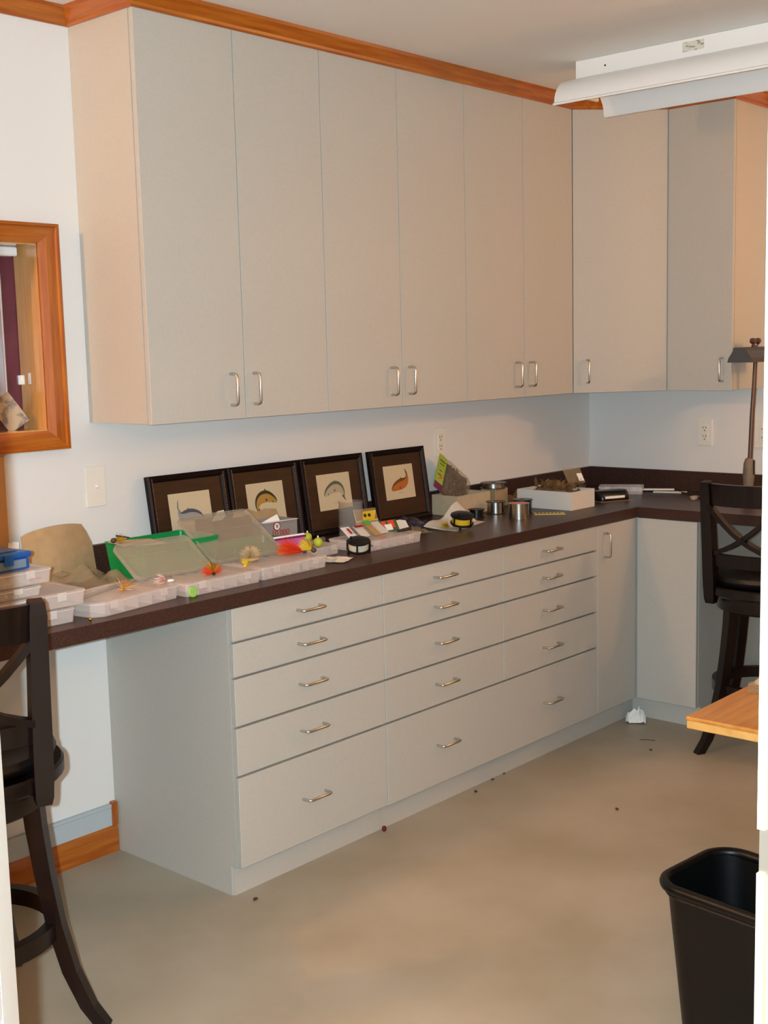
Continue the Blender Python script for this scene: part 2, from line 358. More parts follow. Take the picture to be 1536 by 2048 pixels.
# diagonal corner cabinet
P1, P2 = Vector((-XU[6], -DU, 0)), Vector((-DU, -Y1, 0)); e = (P2-P1).normalized(); nrm = Vector((e.y, -e.x, 0)); L = (-.3, -.3, ZUB)
t = thing('corner_cabinet', 'pale grey upper cabinet set diagonally across the room corner', 'cabinet', L)
q1, q2 = P1 - nrm*(TH+.002), P2 - nrm*(TH+.002)
prism(bm := nb(), [(-XU[6]+.002, -.0005), (-XU[6]+.002, -DU+TH), (q1.x+.004, q1.y), (q2.x, q2.y+.004), (-DU+TH, -Y1+.002), (-.0005, -Y1+.002), (-.0005, -.0005)], 'z', ZUB+.002, ZC-.0005)
obj('cabinet_body', bm, LAM, t, off=L)
W = (P2-P1).length; b = nb(); box(b, .002, W-.002, 0, TH, ZUB, ZUT+.012, .0008); ang = math.atan2(e.y, e.x)
me_rot = Matrix.Translation(P1) @ Matrix.Rotation(ang, 4, 'Z'); bmesh.ops.transform(b, matrix=me_rot, verts=b.verts[:])
d = obj('door', b, LAM, t, off=L)
hp = me_rot @ Vector((.062, 0, 1.478)); handle(PZ, d, hp - Vector(L), ang)
# right wall upper cabinet
L = (0, -(Y1+Y2)/2, ZUB); t = thing('upper_cabinet', 'narrow pale grey single-door upper cabinet on the right wall', 'cabinet', L)
obj('cabinet_body', box(nb(), -DU+TH+.002, -.0005, -Y2, -Y1-.0005, ZUB+.002, ZC-.0005), LAM, t, off=L)
d = obj('door', box(nb(), -DU, -DU+TH, -Y2+.0005, -Y1-GP, ZUB, ZUT+.012, .0008), LAM, t, off=L)
handle(PZ, d, (-DU, -Y2+.040-L[1], 1.475-ZUB), R(-90))
# base cabinets
HZ = [.826, .723, .598, .453, .236]
def drawers(t, L, xa, xb, rows):
    zs = [ZCB-.002] + GAPS + [ZK]
    for i in rows:
        d = obj('drawer_front', box(nb(), xa+GP, xb-GP, -DB, -DB+TH, zs[i+1]+.0035, zs[i]-.0035 if i else zs[i], .0012), LAM, t, off=L)
        handle(PX, d, ((xa+xb)/2-.018-L[0], -DB-L[1], HZ[i]-.004))
def carcase(t, L, xa, xb, left_panel=False):
    b = nb(); prism(b, [(-.001, 0), (-DK, 0), (-DK, ZK), (-DB+TH+.003, ZK), (-DB+TH+.003, ZCB-.0005), (-.001, ZCB-.0005)], 'x', xa+(.018 if left_panel else .0005), xb-.0005)
    obj('cabinet_body', b, DARKGAP if False else LAM, t, off=L)
    obj('toe_kick', box(nb(), xa+(.006 if left_panel else .0005), xb-.0005, -DK-.006, -DK-.0005, 0, ZK-.001), LAM, t, off=L)
    if left_panel:
        b = nb(); prism(b, [(-.001, 0), (-DK+.0, 0), (-DK, ZK), (-DB+TH+.003, ZK), (-DB+TH+.003, ZCB-.0005), (-.001, ZCB-.0005)], 'x', xa, xa+.0175); obj('side_panel', b, LAM, t, off=L)
L = (-(B0+B1)/2, -.3, 0); t = thing('drawer_cabinet', 'pale grey five-drawer base cabinet beside the open knee space', 'cabinet', L)
carcase(t, L, -B0, -B1, True); drawers(t, L, -B0, -B1, range(5))
L = (-(B1+B3)/2, -.3, 0); t = thing('drawer_cabinet', 'wide pale grey base cabinet with two drawer columns over one long bottom drawer', 'cabinet', L)
carcase(t, L, -B1, -B3); drawers(t, L, -B1, -B2, range(4)); drawers(t, L, -B2, -B3, range(4))
d = obj('drawer_front', box(nb(), -B1+GP, -B3-GP, -DB, -DB+TH, ZK+.001, GAPS[3]-.0035, .0012), LAM, t, off=L)
for xc in ((B1+B2)/2, (B2+B3)/2): handle(PX, d, (-xc-.018-L[0], -DB-L[1], HZ[4]-.004))
L = (-(B3+BI)/2, -.3, 0); t = thing('corner_base_cabinet', 'narrow pale grey base cabinet with an upright door in the inner corner', 'cabinet', L)
carcase(t, L, -B3, -BI+.0); obj('toe_kick', box(nb(), -BI+.0002, -DK-.0065, -DK-.006, -DK-.0005, 0, ZK-.001), LAM, t, off=L); d = obj('door', box(nb(), -B3+GP, -BI-.004, -DB, -DB+TH, ZK+.001, ZCB-.003, .0012), LAM, t, off=L)
handle(PZ, d, (-B3+.050-L[0], -DB-L[1], .785))
L = (-.3, -(DB+BR)/2, 0); t = thing('base_end_cabinet', 'plain pale grey base cabinet under the right counter, no handle', 'cabinet', L)
obj('cabinet_body', box(nb(), -DK, -.001, -BR, -.001, 0, ZCB-.0005) if False else prism(nb(), [(-.001, 0), (-DK+.001, 0), (-DK+.001, ZK), (-BI+TH+.003, ZK), (-BI+TH+.003, ZCB-.0005), (-.001, ZCB-.0005)], 'y', -BR, -.002), LAM, t, off=L)
obj('front_panel', box(nb(), -BI, -BI+TH, -BR+.0005, -DB-.004, ZK+.001, ZCB-.003, .0012), LAM, t, off=L)
obj('toe_kick', box(nb(), -DK-.006, -DK, -BR, -DK-.008, 0, ZK-.001), LAM, t, off=L)
# countertop
L = (-2, -.3, ZCB); t = thing('countertop', 'L-shaped dark brown speckled laminate countertop with backsplash', 'countertop', L)
YR = -2.3
b = nb(); prism(b, [(XL+.001, -.0005), (XL+.001, -DC), (-DC, -DC), (-DC, YR), (-.0005, YR), (-.0005, -.0005)], 'z', ZCB, ZCT, .0015); obj('worktop', b, COUNTER, t, off=L)
obj('backsplash', box(nb(), XL+.001, -.0215, -.0205, -.0006, ZCT, ZBS, .0015), COUNTER, t, off=L)
obj('backsplash', box(nb(), -.0205, -.0006, YR, -.0006, ZCT, ZBS, .0015), COUNTER, t, off=L)

# ------------------------------------------------------------------ wall plates
def plate(name, label, loc, rz, kind, w=.076, h=.125):
    t = thing(name, label, 'switch' if 'switch' in name else 'outlet', loc, (0, 0, rz))
    obj('cover_plate', box(nb(), -w/2, w/2, -.006, -.0005, -h/2, h/2, .002, 2), PLATE, t)
    if kind == 'outlet':
        obj('receptacle', box(nb(), -.0165, .0165, -.0085, -.006, -.035, .035, .0008), PLATE, t)
        for s in (-1, 1):
            b = nb(); zc = s*.019
            box(b, -.008, -.0055, -.0092, -.0083, zc-.001, zc+.008); box(b, .0055, .008, -.0092, -.0083, zc-.001, zc+.008); lathe(b, [(.0028, -.0092), (.0028, -.0083)], 10, 0, 0, zc-.010, 'y')
            obj('socket_slots', b, DARK if s else DARK, t)
    else:
        b = nb(); lathe(b, [(.0, -.016), (.0045, -.014), (.0065, -.008), (.007, -.006)], 12, .004, 0, 0, 'y'); obj('knob', b, PLATE, t, smooth=True)
    return t
plate('wall_switch', 'ivory wall switch plate with a small knob, left of the framed pictures', (-2.868, 0, 1.188), 0, 'knob', .074, .127)
plate('wall_outlet', 'ivory double outlet above the green-topped packet', (-1.158, 0, 1.205), 0, 'outlet', .08, .12)
plate('wall_outlet', 'ivory double outlet on the right wall beside the desk lamp', (0, -.61, 1.185), R(-90), 'outlet', .072, .118)
plate('wall_outlet', 'ivory outlet on the right wall behind the desk lamp post', (0, -.89, 1.185), R(-90), 'outlet', .085, .122)

# ------------------------------------------------------------------ ceiling shop light
FX, FY0, FY1 = -1.088, -.675, -1.895
t = thing('shop_light', 'white fluorescent shop light hanging on the ceiling at upper right', 'ceiling light', (FX, (FY0+FY1)/2, ZC))
O_ = (FX, (FY0+FY1)/2, ZC)
obj('housing', box(nb(), FX-.075, FX+.075, FY1, FY0, 2.552, ZC-.0005, .002), WHITE, t, off=O_)
def wing(s):
    pr = []
    for k in range(9):
        a = k/8; pr.append((FX + s*(.060 + .11*math.sin(a*PI/2)), 2.553 - .092*(1-math.cos(a*PI/2)*.999)))
    pr += [(FX+s*.180, 2.456), (FX+s*.180, 2.450)]
    inner = [(x - s*.0025, z-.0015) for x, z in pr[:-2]] + [(FX+s*.172, 2.450)]
    b = nb(); t0 = FY0+.03; prism(b, pr + inner[::-1], 'y', FY1-.03, t0); return b
obj('reflector_wing', wing(-1), WHITE, t, off=O_, smooth=True); obj('reflector_wing', wing(1), WHITE, t, off=O_, smooth=True)
for s in (-1, 1):
    tb = obj('tube', lathe(nb(), [(.010, FY1+.03), (.0125, FY1+.035), (.0125, FY0-.035), (.010, FY0-.03)], 12, FX+s*.045, 0, 2.512, 'y'), mat('milky_tube_glass', '#dcdad4', .25), t, off=O_, smooth=True)
for y in (FY0-.002, FY1+.002):
    ep = obj('lamp_holder', box(nb(), FX-.07, FX+.07, y-.008, y+.008, 2.49, 2.5515, .002), mat('cream_socket', '#e2d3b4', .4), t, off=O_)
obj('rating_label', box(nb(), FX-.0758, FX-.075, -1.185, -1.105, 2.572, 2.603), mat('label_paper', '#cfcdbf', .6, hex2='#8f8a7e', scale=90, stretch=(1, .35, 1), c0=.55, c1=.62), t, off=O_)
b = nb(); lathe(b, [(.0035, -.0765), (.0035, -.075)], 8, FX, -.80, 2.580, 'x'); obj('screw_hole', b, DARK, t, off=O_)

# ------------------------------------------------------------------ counter stools
def make_stool(label, loc, rz, legrot):
    """local: sitter faces +y, back at -y; origin on the floor under the seat centre"""
    t = thing('counter_stool', label, 'stool', loc, (0, 0, rz), 'dark counter stools')
    ZS = .700
    b = nb(); lathe(b, [(0, ZS-.045), (.20, ZS-.045), (.216, ZS-.035), (.222, ZS-.02), (.216, ZS-.006), (.185, ZS+.004), (.10, ZS+.012), (0, ZS+.014)], 40); obj('cushion', b, LEATHER, t, smooth=True)
    b = nb(); lathe(b, [(0, ZS-.085), (.231, ZS-.085), (.238, ZS-.078), (.238, ZS-.052), (.232, ZS-.046), (0, ZS-.046)], 40); obj('seat_ring', b, ESP, t, smooth=True)
    b = nb(); lathe(b, [(0, ZS-.150), (.185, ZS-.150), (.195, ZS-.143), (.200, ZS-.10), (.200, ZS-.086), (0, ZS-.086)], 40); obj('apron', b, ESP, t, smooth=True)
    px, py = .150, -.147
    def post_y(z): return py - .050 * max(0, (z - .60) / .46) ** 1.25 - .034
    for s in (-1, 1):
        zs = [.585, .605, .66, .74, .84, .95, 1.038, 1.064]
        sweep(b := nb(), [(s*px, post_y(z) - (.03 if z < .63 else 0) * 0, z) for z in zs], [.016, .020, .022, .022, .021, .020, .019, .016], 8, shape=[(-1, -1.1), (1, -1.1), (1.0, 1.1), (-1, 1.1)], up=(0, 1, 0))
        obj('back_post', b, ESP, t)
    def rail(z0, z1, bow, th, n=10, half=px-.012):
        A = nb(); loops = []
        for k in range(n+1):
            u = -1 + 2*k/n; x = u*half; yb = -bow*(1-u*u)
            y0, y1 = post_y(z0)+yb, post_y(z1)+yb
            loops.append([(x, y0-th, z0), (x, y0+th, z0), (x, y1+th, z1), (x, y1-th, z1)])
        return loft(A, loops)
    obj('top_rail', rail(.974, 1.058, .030, .011), ESP, t)
    obj('lower_rail', rail(.735, .785, .020, .010), ESP, t)
    for s in (-1, 1):
        pts = []
        for k in range(9):
            u = k/8; z = .78 + (.978-.78)*u; x = s*(-px + 2*px*u) ; sag = s*0; zz = z - .030*math.sin(PI*u)
            pts.append((x*.96, post_y(z) - .028*(1-(2*u-1)**2) + .004*s, zz))
        sweep(b := nb(), pts, .0155, shape=rect(.55, 1.0), up=(0, 1, 0)); obj('cross_brace', b, ESP, t)
    for k in range(4):
        a = legrot + k*PI/2; c, s_ = math.cos(a), math.sin(a); prof = [(.165, .60), (.172, .50), (.186, .38), (.205, .26), (.235, .14), (.272, .05), (.306, 0.0)]
        loops = []
        for r, z in prof:
            w = .021 - .004*(1-z/.6); dth = .024 - .006*(1-z/.6)
            q = []
            for aa, bb in ((-1, -1), (1, -1), (1, 1), (-1, 1)):
                rr = r + aa*dth*.9; tt = bb*w
                q.append((rr*c - tt*s_, rr*s_ + tt*c, z))
            loops.append(q)
        obj('leg', loft(nb(), loops), ESP, t)
    ringpts = [(.196*math.cos(2*PI*k/40), .196*math.sin(2*PI*k/40), .245) for k in range(40)]
    sweep(b := nb(), ringpts, 1, shape=rect(.014, .021), closed=True); obj('foot_ring', b, ESP, t, smooth=True)
    return t
make_stool('dark espresso counter stool in the left foreground, back to the doorway', (-3.722, -.622, 0), R(-20), R(-49.3+20))
make_stool('dark cross-back counter stool drawn up to the right counter', (-.600, -1.190, 0), R(-90), R(150+90))

# ------------------------------------------------------------------ waste bin
L = (-2.62, -2.095, 0); t = thing('waste_bin', 'black plastic rectangular waste bin with rolled rim', 'waste bin', L, (0, 0, R(-6)))
def rl(w, d, r, z): return [(x, y, z) for x, y in rounded(w, d, r, 6)]
W_, D_ = .28, .39; H_ = .38
obj('bin_wall', loft(nb(), [rl(W_*.76, D_*.8, .05, 0), rl(W_*.97, D_*.97, .065, H_-.012), rl(W_*.93, D_*.94, .062, H_-.012), rl(W_*.72, D_*.76, .045, .008)]), BINB, t, smooth=True)
sweep(b := nb(), [(x, y, H_-.010) for x, y in rounded(W_*1.0, D_*1.0, .07, 8)], .0125, 10, closed=True); obj('rolled_rim', b, BINB, t, smooth=True)
sweep(b := nb(), [(x, y, H_-.028) for x, y in rounded(W_*.985, D_*.985, .068, 8)], .004, 6, closed=True); obj('rim_skirt', b, BINB, t, smooth=True)

# ------------------------------------------------------------------ wooden worktop on the front wall
TX, TY, TZ = -2.573, -1.878, .72; L = (TX+.5, TY-.38, TZ-.05)
t = thing('wall_table', 'golden pine table top jutting out above the black waste bin', 'table', L)
obj('table_top', box(nb(), TX, TX+1.1, YF+.001, TY, TZ-.010, TZ, .003, 2), PINE, t, off=L)
obj('top_edging', box(nb(), TX+.002, TX+1.098, YF+.001, TY-.002, TZ-.030, TZ-.0105, .002), PINEE, t, off=L)
for x in (TX+.45, TX+.95): obj('bracket', prism(nb(), [(YF+.001, TZ-.0305), (TY-.35, TZ-.0305), (TY-.35, TZ-.06), (YF+.03, TZ-.34), (YF+.001, TZ-.34)], 'x', x, x+.03), PINE, t, off=L)
# crumpled clear wrapper on it
def crumple(w, d, n, amp, seed, lift=0, solid=.0006):
    random.seed(seed); b = nb(); V = []
    for i in range(n+1):
        for j in range(n+1):
            u, v = i/n-.5, j/n-.5
            h = abs(noise.noise(Vector((u*5+seed, v*5, seed*.7))))*amp*2 + abs(noise.noise(Vector((u*11+seed, v*11, 3))))*amp*.7
            edge = max(0, 1-max(abs(u), abs(v))*2)
            V.append(b.verts.new((u*w*(1+.06*noise.noise(Vector((v*4, seed, 0)))), v*d*(1+.06*noise.noise(Vector((u*4, 0, seed)))), .001 + h*(.25+.75*min(1, edge*3)) + lift*edge)))
    for i in range(n):
        for j in range(n): b.faces.new((V[i*(n+1)+j], V[(i+1)*(n+1)+j], V[(i+1)*(n+1)+j+1], V[i*(n+1)+j+1]))
    r = bmesh.ops.extrude_face_region(b, geom=b.faces[:]); bmesh.ops.translate(b, verts=[g for g in r['geom'] if isinstance(g, bmesh.types.BMVert)], vec=(0, 0, solid))
    bmesh.ops.recalc_face_normals(b, faces=b.faces[:]); return b
tag(obj('plastic_wrapper', crumple(.10, .12, 8, .018, 3), BAG, None, (-2.245, -1.945, TZ+.0005), (0, 0, .4)), 'crumpled clear plastic wrapper on the pine table top', 'wrapper')

# ------------------------------------------------------------------ desk lamp
L = (-.275, -.948, ZCT); t = thing('desk_lamp', 'grey metal desk lamp with wooden handle standing on the right counter', 'lamp', L)
lathe(b := nb(), [(0, 0), (.075, 0), (.080, .006), (.076, .016), (.03, .022), (0, .022)], 28); obj('lamp_base', b, LAMPG, t, smooth=True)
sweep(b := nb(), [(0, 0, .02), (.002, 0, .07), (.004, 0, .12), (.005, 0, .165), (.006, 0, .185), (.006, 0, .192)], [.016, .021, .025, .023, .017, .008], 14, up=(0, 1, 0)); obj('handle_grip', b, LAMPH, t, smooth=True)
sweep(b := nb(), [(.006, -.004, .186), (.014, -.006, .36), (.024, -.010, .52), (.03, -.012, .66)], [.010, .0095, .009, .008], 10, up=(0, 1, 0)); obj('lamp_post', b, LAMPB, t, smooth=True)
obj('clamp_slot', box(nb(), -.004, .002, -.027, -.022, .12, .182), DARK, t)
# shade: bell-section trough opening downwards, running along x
SB = [(-.054, 0), (-.049, .018), (-.036, .038), (-.029, .048), (-.027, .062), (.027, .062), (.029, .048), (.036, .038), (.049, .018), (.054, 0)]
def shsec(x, k): return [(x, -.012+y*k, .590+z*k) for y, z in SB] + [(x, -.012+y*k*.93, .590+z*k*.94) for y, z in SB[::-1]]
obj('lamp_shade', loft(nb(), [shsec(-.125, .96), shsec(-.115, 1), shsec(.085, 1), shsec(.095, .96)]), LAMPG, t)
for x in (-.1245, .0905): prism(b := nb(), [(-.012+y*.9, .590+z*.92) for y, z in SB], 'x', x, x+.004); obj('shade_end', b, LAMPG, t)
obj('lamp_tube', lathe(nb(), [(.010, -.10), (.010, .07)], 12, 0, -.012, .606, 'x'), mat('milky_tube_glass', '#dcdad4', .25), t, smooth=True)
sweep(b := nb(), [(.0, -.012, .652), (.01, -.012, .672), (.035, -.012, .676), (.05, -.012, .665)], .007, 8, up=(0, 1, 0)); obj('shade_pivot', b, LAMPB, t, smooth=True)
for x in (.0, .045): obj('pivot_knob', lathe(nb(), [(0, -.014), (.010, -.010), (.013, 0), (.010, .010), (0, .014)], 14, x, -.012, .676, 'y'), LAMPB, t, smooth=True)

# ------------------------------------------------------------------ framed fish prints
def ribbon(pts, w0, w1, y, n=18):
    """flat strip along a 2D polyline between two relative half widths"""
    P = [Vector(p) for p in pts]; b = nb(); 
    def at(u):
        f = u*(len(P)-1); i = min(int(f), len(P)-2); tt = f-i
        p0, p1, p2, p3 = P[max(i-1, 0)], P[i], P[i+1], P[min(i+2, len(P)-1)]
        return .5*((2*p1) + (-p0+p2)*tt + (2*p0-5*p1+4*p2-p3)*tt**2 + (-p0+3*p1-3*p2+p3)*tt**3)
    A, Bv = [], []
    for k in range(n+1):
        u = k/n; p = at(u); d = (at(min(1, u+.02)) - at(max(0, u-.02))).normalized(); nn = Vector((-d.y, d.x))
        a = p + nn*w0(u); c = p + nn*w1(u); A.append(b.verts.new((a.x, y, a.y))); Bv.append(b.verts.new((c.x, y, c.y)))
    for k in range(n): b.faces.new((A[k], A[k+1], Bv[k+1], Bv[k]))
    return b
def body_w(u): return .0200*math.sin(PI*min(1, u*1.02+.04))**.75*(.55+.45*math.sin(PI*u*.9+.35))+.0012
def poly(pts, y):
    b = nb(); b.faces.new([b.verts.new((x, y, z)) for x, z in pts]); return b
FISH = [
 dict(line=[(.052, -.030), (.030, -.014), (0, -.009), (-.030, -.010), (-.048, -.002), (-.0515, .020)], flip=1, back='#4d5560', belly='#a39f9f', tail=[(-.053, .010), (-.049, .048), (-.0535, .036), (-.056, .018)], fin=[(-.022, .001), (-.012, .017), (0, .0)]),
 dict(line=[(.050, -.006), (.030, .008), (0, .018), (-.030, .010), (-.045, -.012), (-.044, -.040)], flip=1, back='#3d3524', belly='#b98d3c', tail=[(-.050, -.036), (-.036, -.020), (-.034, -.052), (-.047, -.056)], fin=[(-.010, .026), (.0, .046), (.010, .027)]),
 dict(line=[(-.056, -.014), (-.035, .004), (0, .017), (.028, .012), (.044, -.008), (.046, -.028)], flip=-1, back='#5d6650', belly='#bfae94', tail=[(.034, -.020), (.046, -.016), (.056, -.044), (.040, -.026)], fin=[(-.006, .026), (.004, .042), (.014, .026)]),
 dict(line=[(-.050, -.030), (-.030, -.018), (0, -.010), (.030, -.003), (.046, .012), (.047, .034)], flip=-1, back='#6a4420', belly='#c46a22', tail=[(.044, .022), (.036, .054), (.050, .036), (.052, .018)], fin=[(-.002, .0), (.008, .018), (.018, .012), (.014, .002)]),
]
FLAB = ['framed print of a grey fish, tail curled up, leftmost in the row', 'framed print of a golden brown arching fish behind the grey carton', 'framed print of a pale silver arching fish behind the clear jar', 'framed print of an orange fish, rightmost of the four frames']
FXS = [(-2.686, -2.364), (-2.351, -2.019), (-2.006, -1.668), (-1.637, -1.297)]
FW, FH, FT = .333, .288, .020
rail_me = {}
for k in range(4):
    xc = (FXS[k][0]+FXS[k][1])/2; t = thing('picture_frame', FLAB[k], 'picture', (xc, -.058, ZCT+.001), (-math.atan2(.042, .286), 0, 0), 'framed fish prints leaning on the backsplash')
    fw = .022; o4 = [(-FW/2, 0), (FW/2, 0), (FW/2, FH), (-FW/2, FH)]; i4 = [(-FW/2+fw, fw), (FW/2-fw, fw), (FW/2-fw, FH-fw), (-FW/2+fw, FH-fw)]
    for s in range(4):
        j = (s+1) % 4
        def sec(o_, i_): return [(o_[0], 0, o_[1]), (o_[0], -FT*.8, o_[1]), (o_[0]+(i_[0]-o_[0])*.3, -FT, o_[1]+(i_[1]-o_[1])*.3), (o_[0]+(i_[0]-o_[0])*.75, -FT*.85, o_[1]+(i_[1]-o_[1])*.75), (i_[0], -FT*.55, i_[1]), (i_[0], 0, i_[1])]
        obj('frame_rail', loft(nb(), [sec(o4[s], i4[s]), sec(o4[j], i4[j])]), FRAMEB, t)
    b = nb()
    for s, x in ((0, -FW/2+.016), (1, FW/2-.016)):
        n = 34
        for q in range(n): z = .012 + (FH-.024)*q/(n-1); box(b, x-.0016, x+.0016, -FT*.92-.002, -FT*.8, z-.0024, z+.0024)
    tag(obj('beading', b, BEAD, t), 'fine beaded bronze edging', None, kind='stuff')
    obj('mat_board', box(nb(), -FW/2+fw-.002, FW/2-fw+.002, -.008, -.004, fw-.002, FH-fw+.002), MATB, t)
    pz = .156
    pr_ = obj('print', box(nb(), -.0875, .0875, -.0092, -.0081, pz-.067, pz+.067), PRINT, t)
    f = FISH[k]; s = f['flip']; y = -.0095
    mb, ml = mat('fish_back_%d' % k, f['back'], .6), mat('fish_belly_%d' % k, f['belly'], .6)
    def shift(b): bmesh.ops.translate(b, verts=b.verts[:], vec=(0, 0, pz)); return b
    # s>0: line runs right to left, its left normal points down
    up = -1 if s > 0 else 1
    obj('fish_belly', shift(ribbon(f['line'], lambda u: up*body_w(u)*.45, lambda u: -up*body_w(u)*1.05, y)), ml, pr_)
    obj('fish_back', shift(ribbon(f['line'], lambda u: up*body_w(u), lambda u: up*body_w(u)*.42, y)), mb, pr_)
    obj('fish_tail', shift(poly(f['tail'], y-.0001)), mb, pr_); obj('fish_fin', shift(poly(f['fin'], y-.0001)), mb, pr_)
    L_ = f['line']; 
    for q, sz in ((2, .009), (1, .006)):
        x0, z0 = L_[q]; z0 -= .013
        obj('fish_fin', shift(poly([(x0-sz*.5, z0+.003), (x0+sz*.6, z0+.003), (x0+sz*.2*s, z0-sz)], y-.0001)), mb, pr_)
    obj('signature', shift(box(nb(), -.012, .014, y, y+.0003, -.044, -.043)), mat('pencil_mark', '#8d8272', .8), pr_)
    obj('glass', box(nb(), -FW/2+fw-.001, FW/2-fw+.001, -.0135, -.0125, fw-.001, FH-fw+.001), GLASS, t)

# ------------------------------------------------------------------ things on the counter
Z0 = ZCT + .0006
def tuft(bm, o, d, n, length, spread, w=.0012, droop=0, seed=0):
    rnd = random.Random(seed); o = Vector(o); d = Vector(d).normalized()
    for _ in range(n):
        v = (d + Vector((rnd.gauss(0, spread), rnd.gauss(0, spread), rnd.gauss(0, spread)))).normalized()
        l = length*rnd.uniform(.55, 1); s = v.cross(Vector((rnd.random(), rnd.random(), rnd.random()))).normalized()*w*rnd.uniform(.6, 1.2)
        p0 = o + v*.002; p1 = o + v*l*.55; p2 = o + v*l + Vector((0, 0, -droop*l))
        a = [bm.verts.new(p) for p in (p0-s, p0+s, p1+s*.9, p2, p1-s*.9)]
        bm.faces.new(a)
    return bm
def ell(bm, c, r, seg=14):
    t = bmesh.new(); bmesh.ops.create_uvsphere(t, u_segments=seg, v_segments=seg//2+2, radius=1)
    for v in t.verts: v.co = Vector(c) + Vector((v.co.x*r[0], v.co.y*r[1], v.co.z*r[2]))
    join(bm, t); return bm
def organizer(label, loc, rz, w, d, h, ncol, nrow=1, chamfer=0, m=CLEAR, lidm=None, group='clear plastic tackle organizers'):
    t = thing('tackle_organizer', label, 'organizer', loc, (0, 0, rz), group); lidm = lidm or m
    th = .0016; c = max(chamfer, .006); hl = h-.005
    def loop(k, z): 
        w2, d2 = w/2-k, d/2-k; cc = c; return [(-w2, d2-.006, z), (-w2+.006, d2, z), (w2-.006, d2, z), (w2, d2-.006, z), (w2, -d2+.006, z), (w2-.006, -d2, z), (-w2+cc, -d2, z), (-w2, -d2+cc*.8, z)]
    obj('tray', loft(nb(), [loop(.004, 0), loop(.001, hl), loop(.001+th, hl), loop(.004+th, th)]), m, t)
    obj('lid', loft(nb(), [loop(0, hl+.0003), loop(0, h-.001), loop(.002, h), ]), lidm, t)
    obj('lid_rim', loft(nb(), [loop(-.0006, hl-.0012), loop(-.0006, hl+.0002), loop(.0012, hl+.0002), loop(.0012, hl-.0012), loop(-.0006, hl-.0012)], False, False), RIMC, t)
    dv = box(nb(), -.0009, .0009, -d/2+.006, d/2-.006, th+.0003, hl-.001); dme = None
    for k in range(1, ncol):
        o = obj('divider', dme if dme else dv, CLEAR2, t, (-w/2 + w*k/ncol, 0, 0)); dme = o.data
    if nrow > 1: obj('divider', box(nb(), -w/2+.006, w/2-.006, -.0006, .0006, th+.0003, hl-.001), CLEAR2, t)
    for s in (-.30, .30):
        obj('latch', box(nb(), s*w-.013, s*w+.013, -d/2-.003, -d/2-.0007, h*.45, h*.98, .0008), LATCH, t)
    obj('hinge', box(nb(), -w*.4, w*.4, d/2+.0003, d/2+.003, hl-.004, hl+.002), m, t)
    return t
def hook_path(x, z, L): return [(x, 0, z), (x+L*.5, 0, z), (x+L*.8, 0, z+.001), (x+L, 0, z+.006), (x+L*.85, 0, z+.011), (x+L*.7, 0, z+.009)]
def jig(label, loc, rz, headm, hairs, L=.05, head=(.007, .005, .005), name='fishing_lure', tilt=0):
    t = thing(name, label, 'lure', loc, (0, tilt, rz), 'loose fishing lures on the counter')
    obj('head', ell(nb(), (-.006, 0, head[2]+.0005), head), headm, t, smooth=True)
    sweep(b := nb(), hook_path(0, head[2], L*.6), .0007, 5, up=(0, 1, 0)); obj('hook', b, STEEL, t)
    for q, (m, n, ln, sp, d) in enumerate(hairs):
        b = tuft(nb(), (0, 0, head[2]+.001), d, n, ln, sp, .0013, .05, seed=q+int(abs(loc[0])*1000))
        for v in b.verts: v.co.z = max(v.co.z, .0008)
        obj('skirt', b, m, t)
    return t
# stack of boxes at the left end
organizer('bottom clear organizer of the stack behind the left stool', (-3.515, -.445, Z0), 0, .36, .225, .040, 4)
organizer('large frosted clear organizer, second from the bottom of the left stack', (-3.485, -.435, Z0+.0408), 0, .375, .235, .040, 3)
t = organizer('shallow clear box of green beads in the left stack', (-3.60, -.43, Z0+.0816), R(2), .36, .225, .026, 5, 1, 0)
organizer('clear organizer of orange and yellow lures under the blue box', (-3.555, -.425, Z0+.1084), R(4), .345, .22, .038, 5)
random.seed(5)
for k in range(7):
    x = -3.74 + .045*k + random.uniform(-.008, .008)
    tag(obj('bead', ell(nb(), (0, 0, .0045), (.0045, .0045, .0045), 10), mat('green_bead', '#7fc06a', .2, spec=.8), None, (x, -.515 + random.uniform(-.004, .006), Z0+.0836), smooth=True), 'small green bead inside the shallow clear box of the left stack', 'bead', 'green beads in the shallow box')
for k, (m, nm) in enumerate(((ORANGE, 'orange'), (YEL, 'bright yellow'), (GOLD, 'gold'), (YELG, 'chartreuse'), (RED, 'red'))):
    x = -3.685 + .065*k; y = -.505 + .004*k
    t = thing('soft_lure', nm + ' soft lure inside the organizer under the blue box', 'lure', (x, y, Z0+.1104), (0, 0, R(random.uniform(-20, 20))), 'soft lures inside the clear organizers')
    obj('lure_body', ell(nb(), (0, 0, .007), (.020, .006, .006)), m, t, smooth=True); obj('lure_tail', ell(nb(), (.026, 0, .006), (.010, .008, .003)), m, t, smooth=True)
# blue box
t = thing('blue_tackle_box', 'small blue plastic tackle box on top of the left stack', 'tackle box', (-3.565, -.43, Z0+.1472), (0, 0, R(5)))
obj('box_body', box(nb(), -.13, .13, -.085, .085, 0, .030, .004, 2), BLUE, t); obj('box_lid', box(nb(), -.135, .135, -.09, .09, .0304, .046, .005, 2), BLUE, t)
obj('front_window', box(nb(), -.075, .118, -.0872, -.0853, .006, .027, .0006), mat('grey_blue_label', '#6f7f8a', .4), t); obj('latch', box(nb(), .05, .075, -.096, -.0903, .016, .044, .001), BLUE, t); obj('latch', box(nb(), -.09, -.065, -.096, -.0903, .016, .044, .001), BLUE, t)
obj('lid_panel', box(nb(), -.11, .11, -.065, .065, .0461, .049, .0015), BLUEC, t)
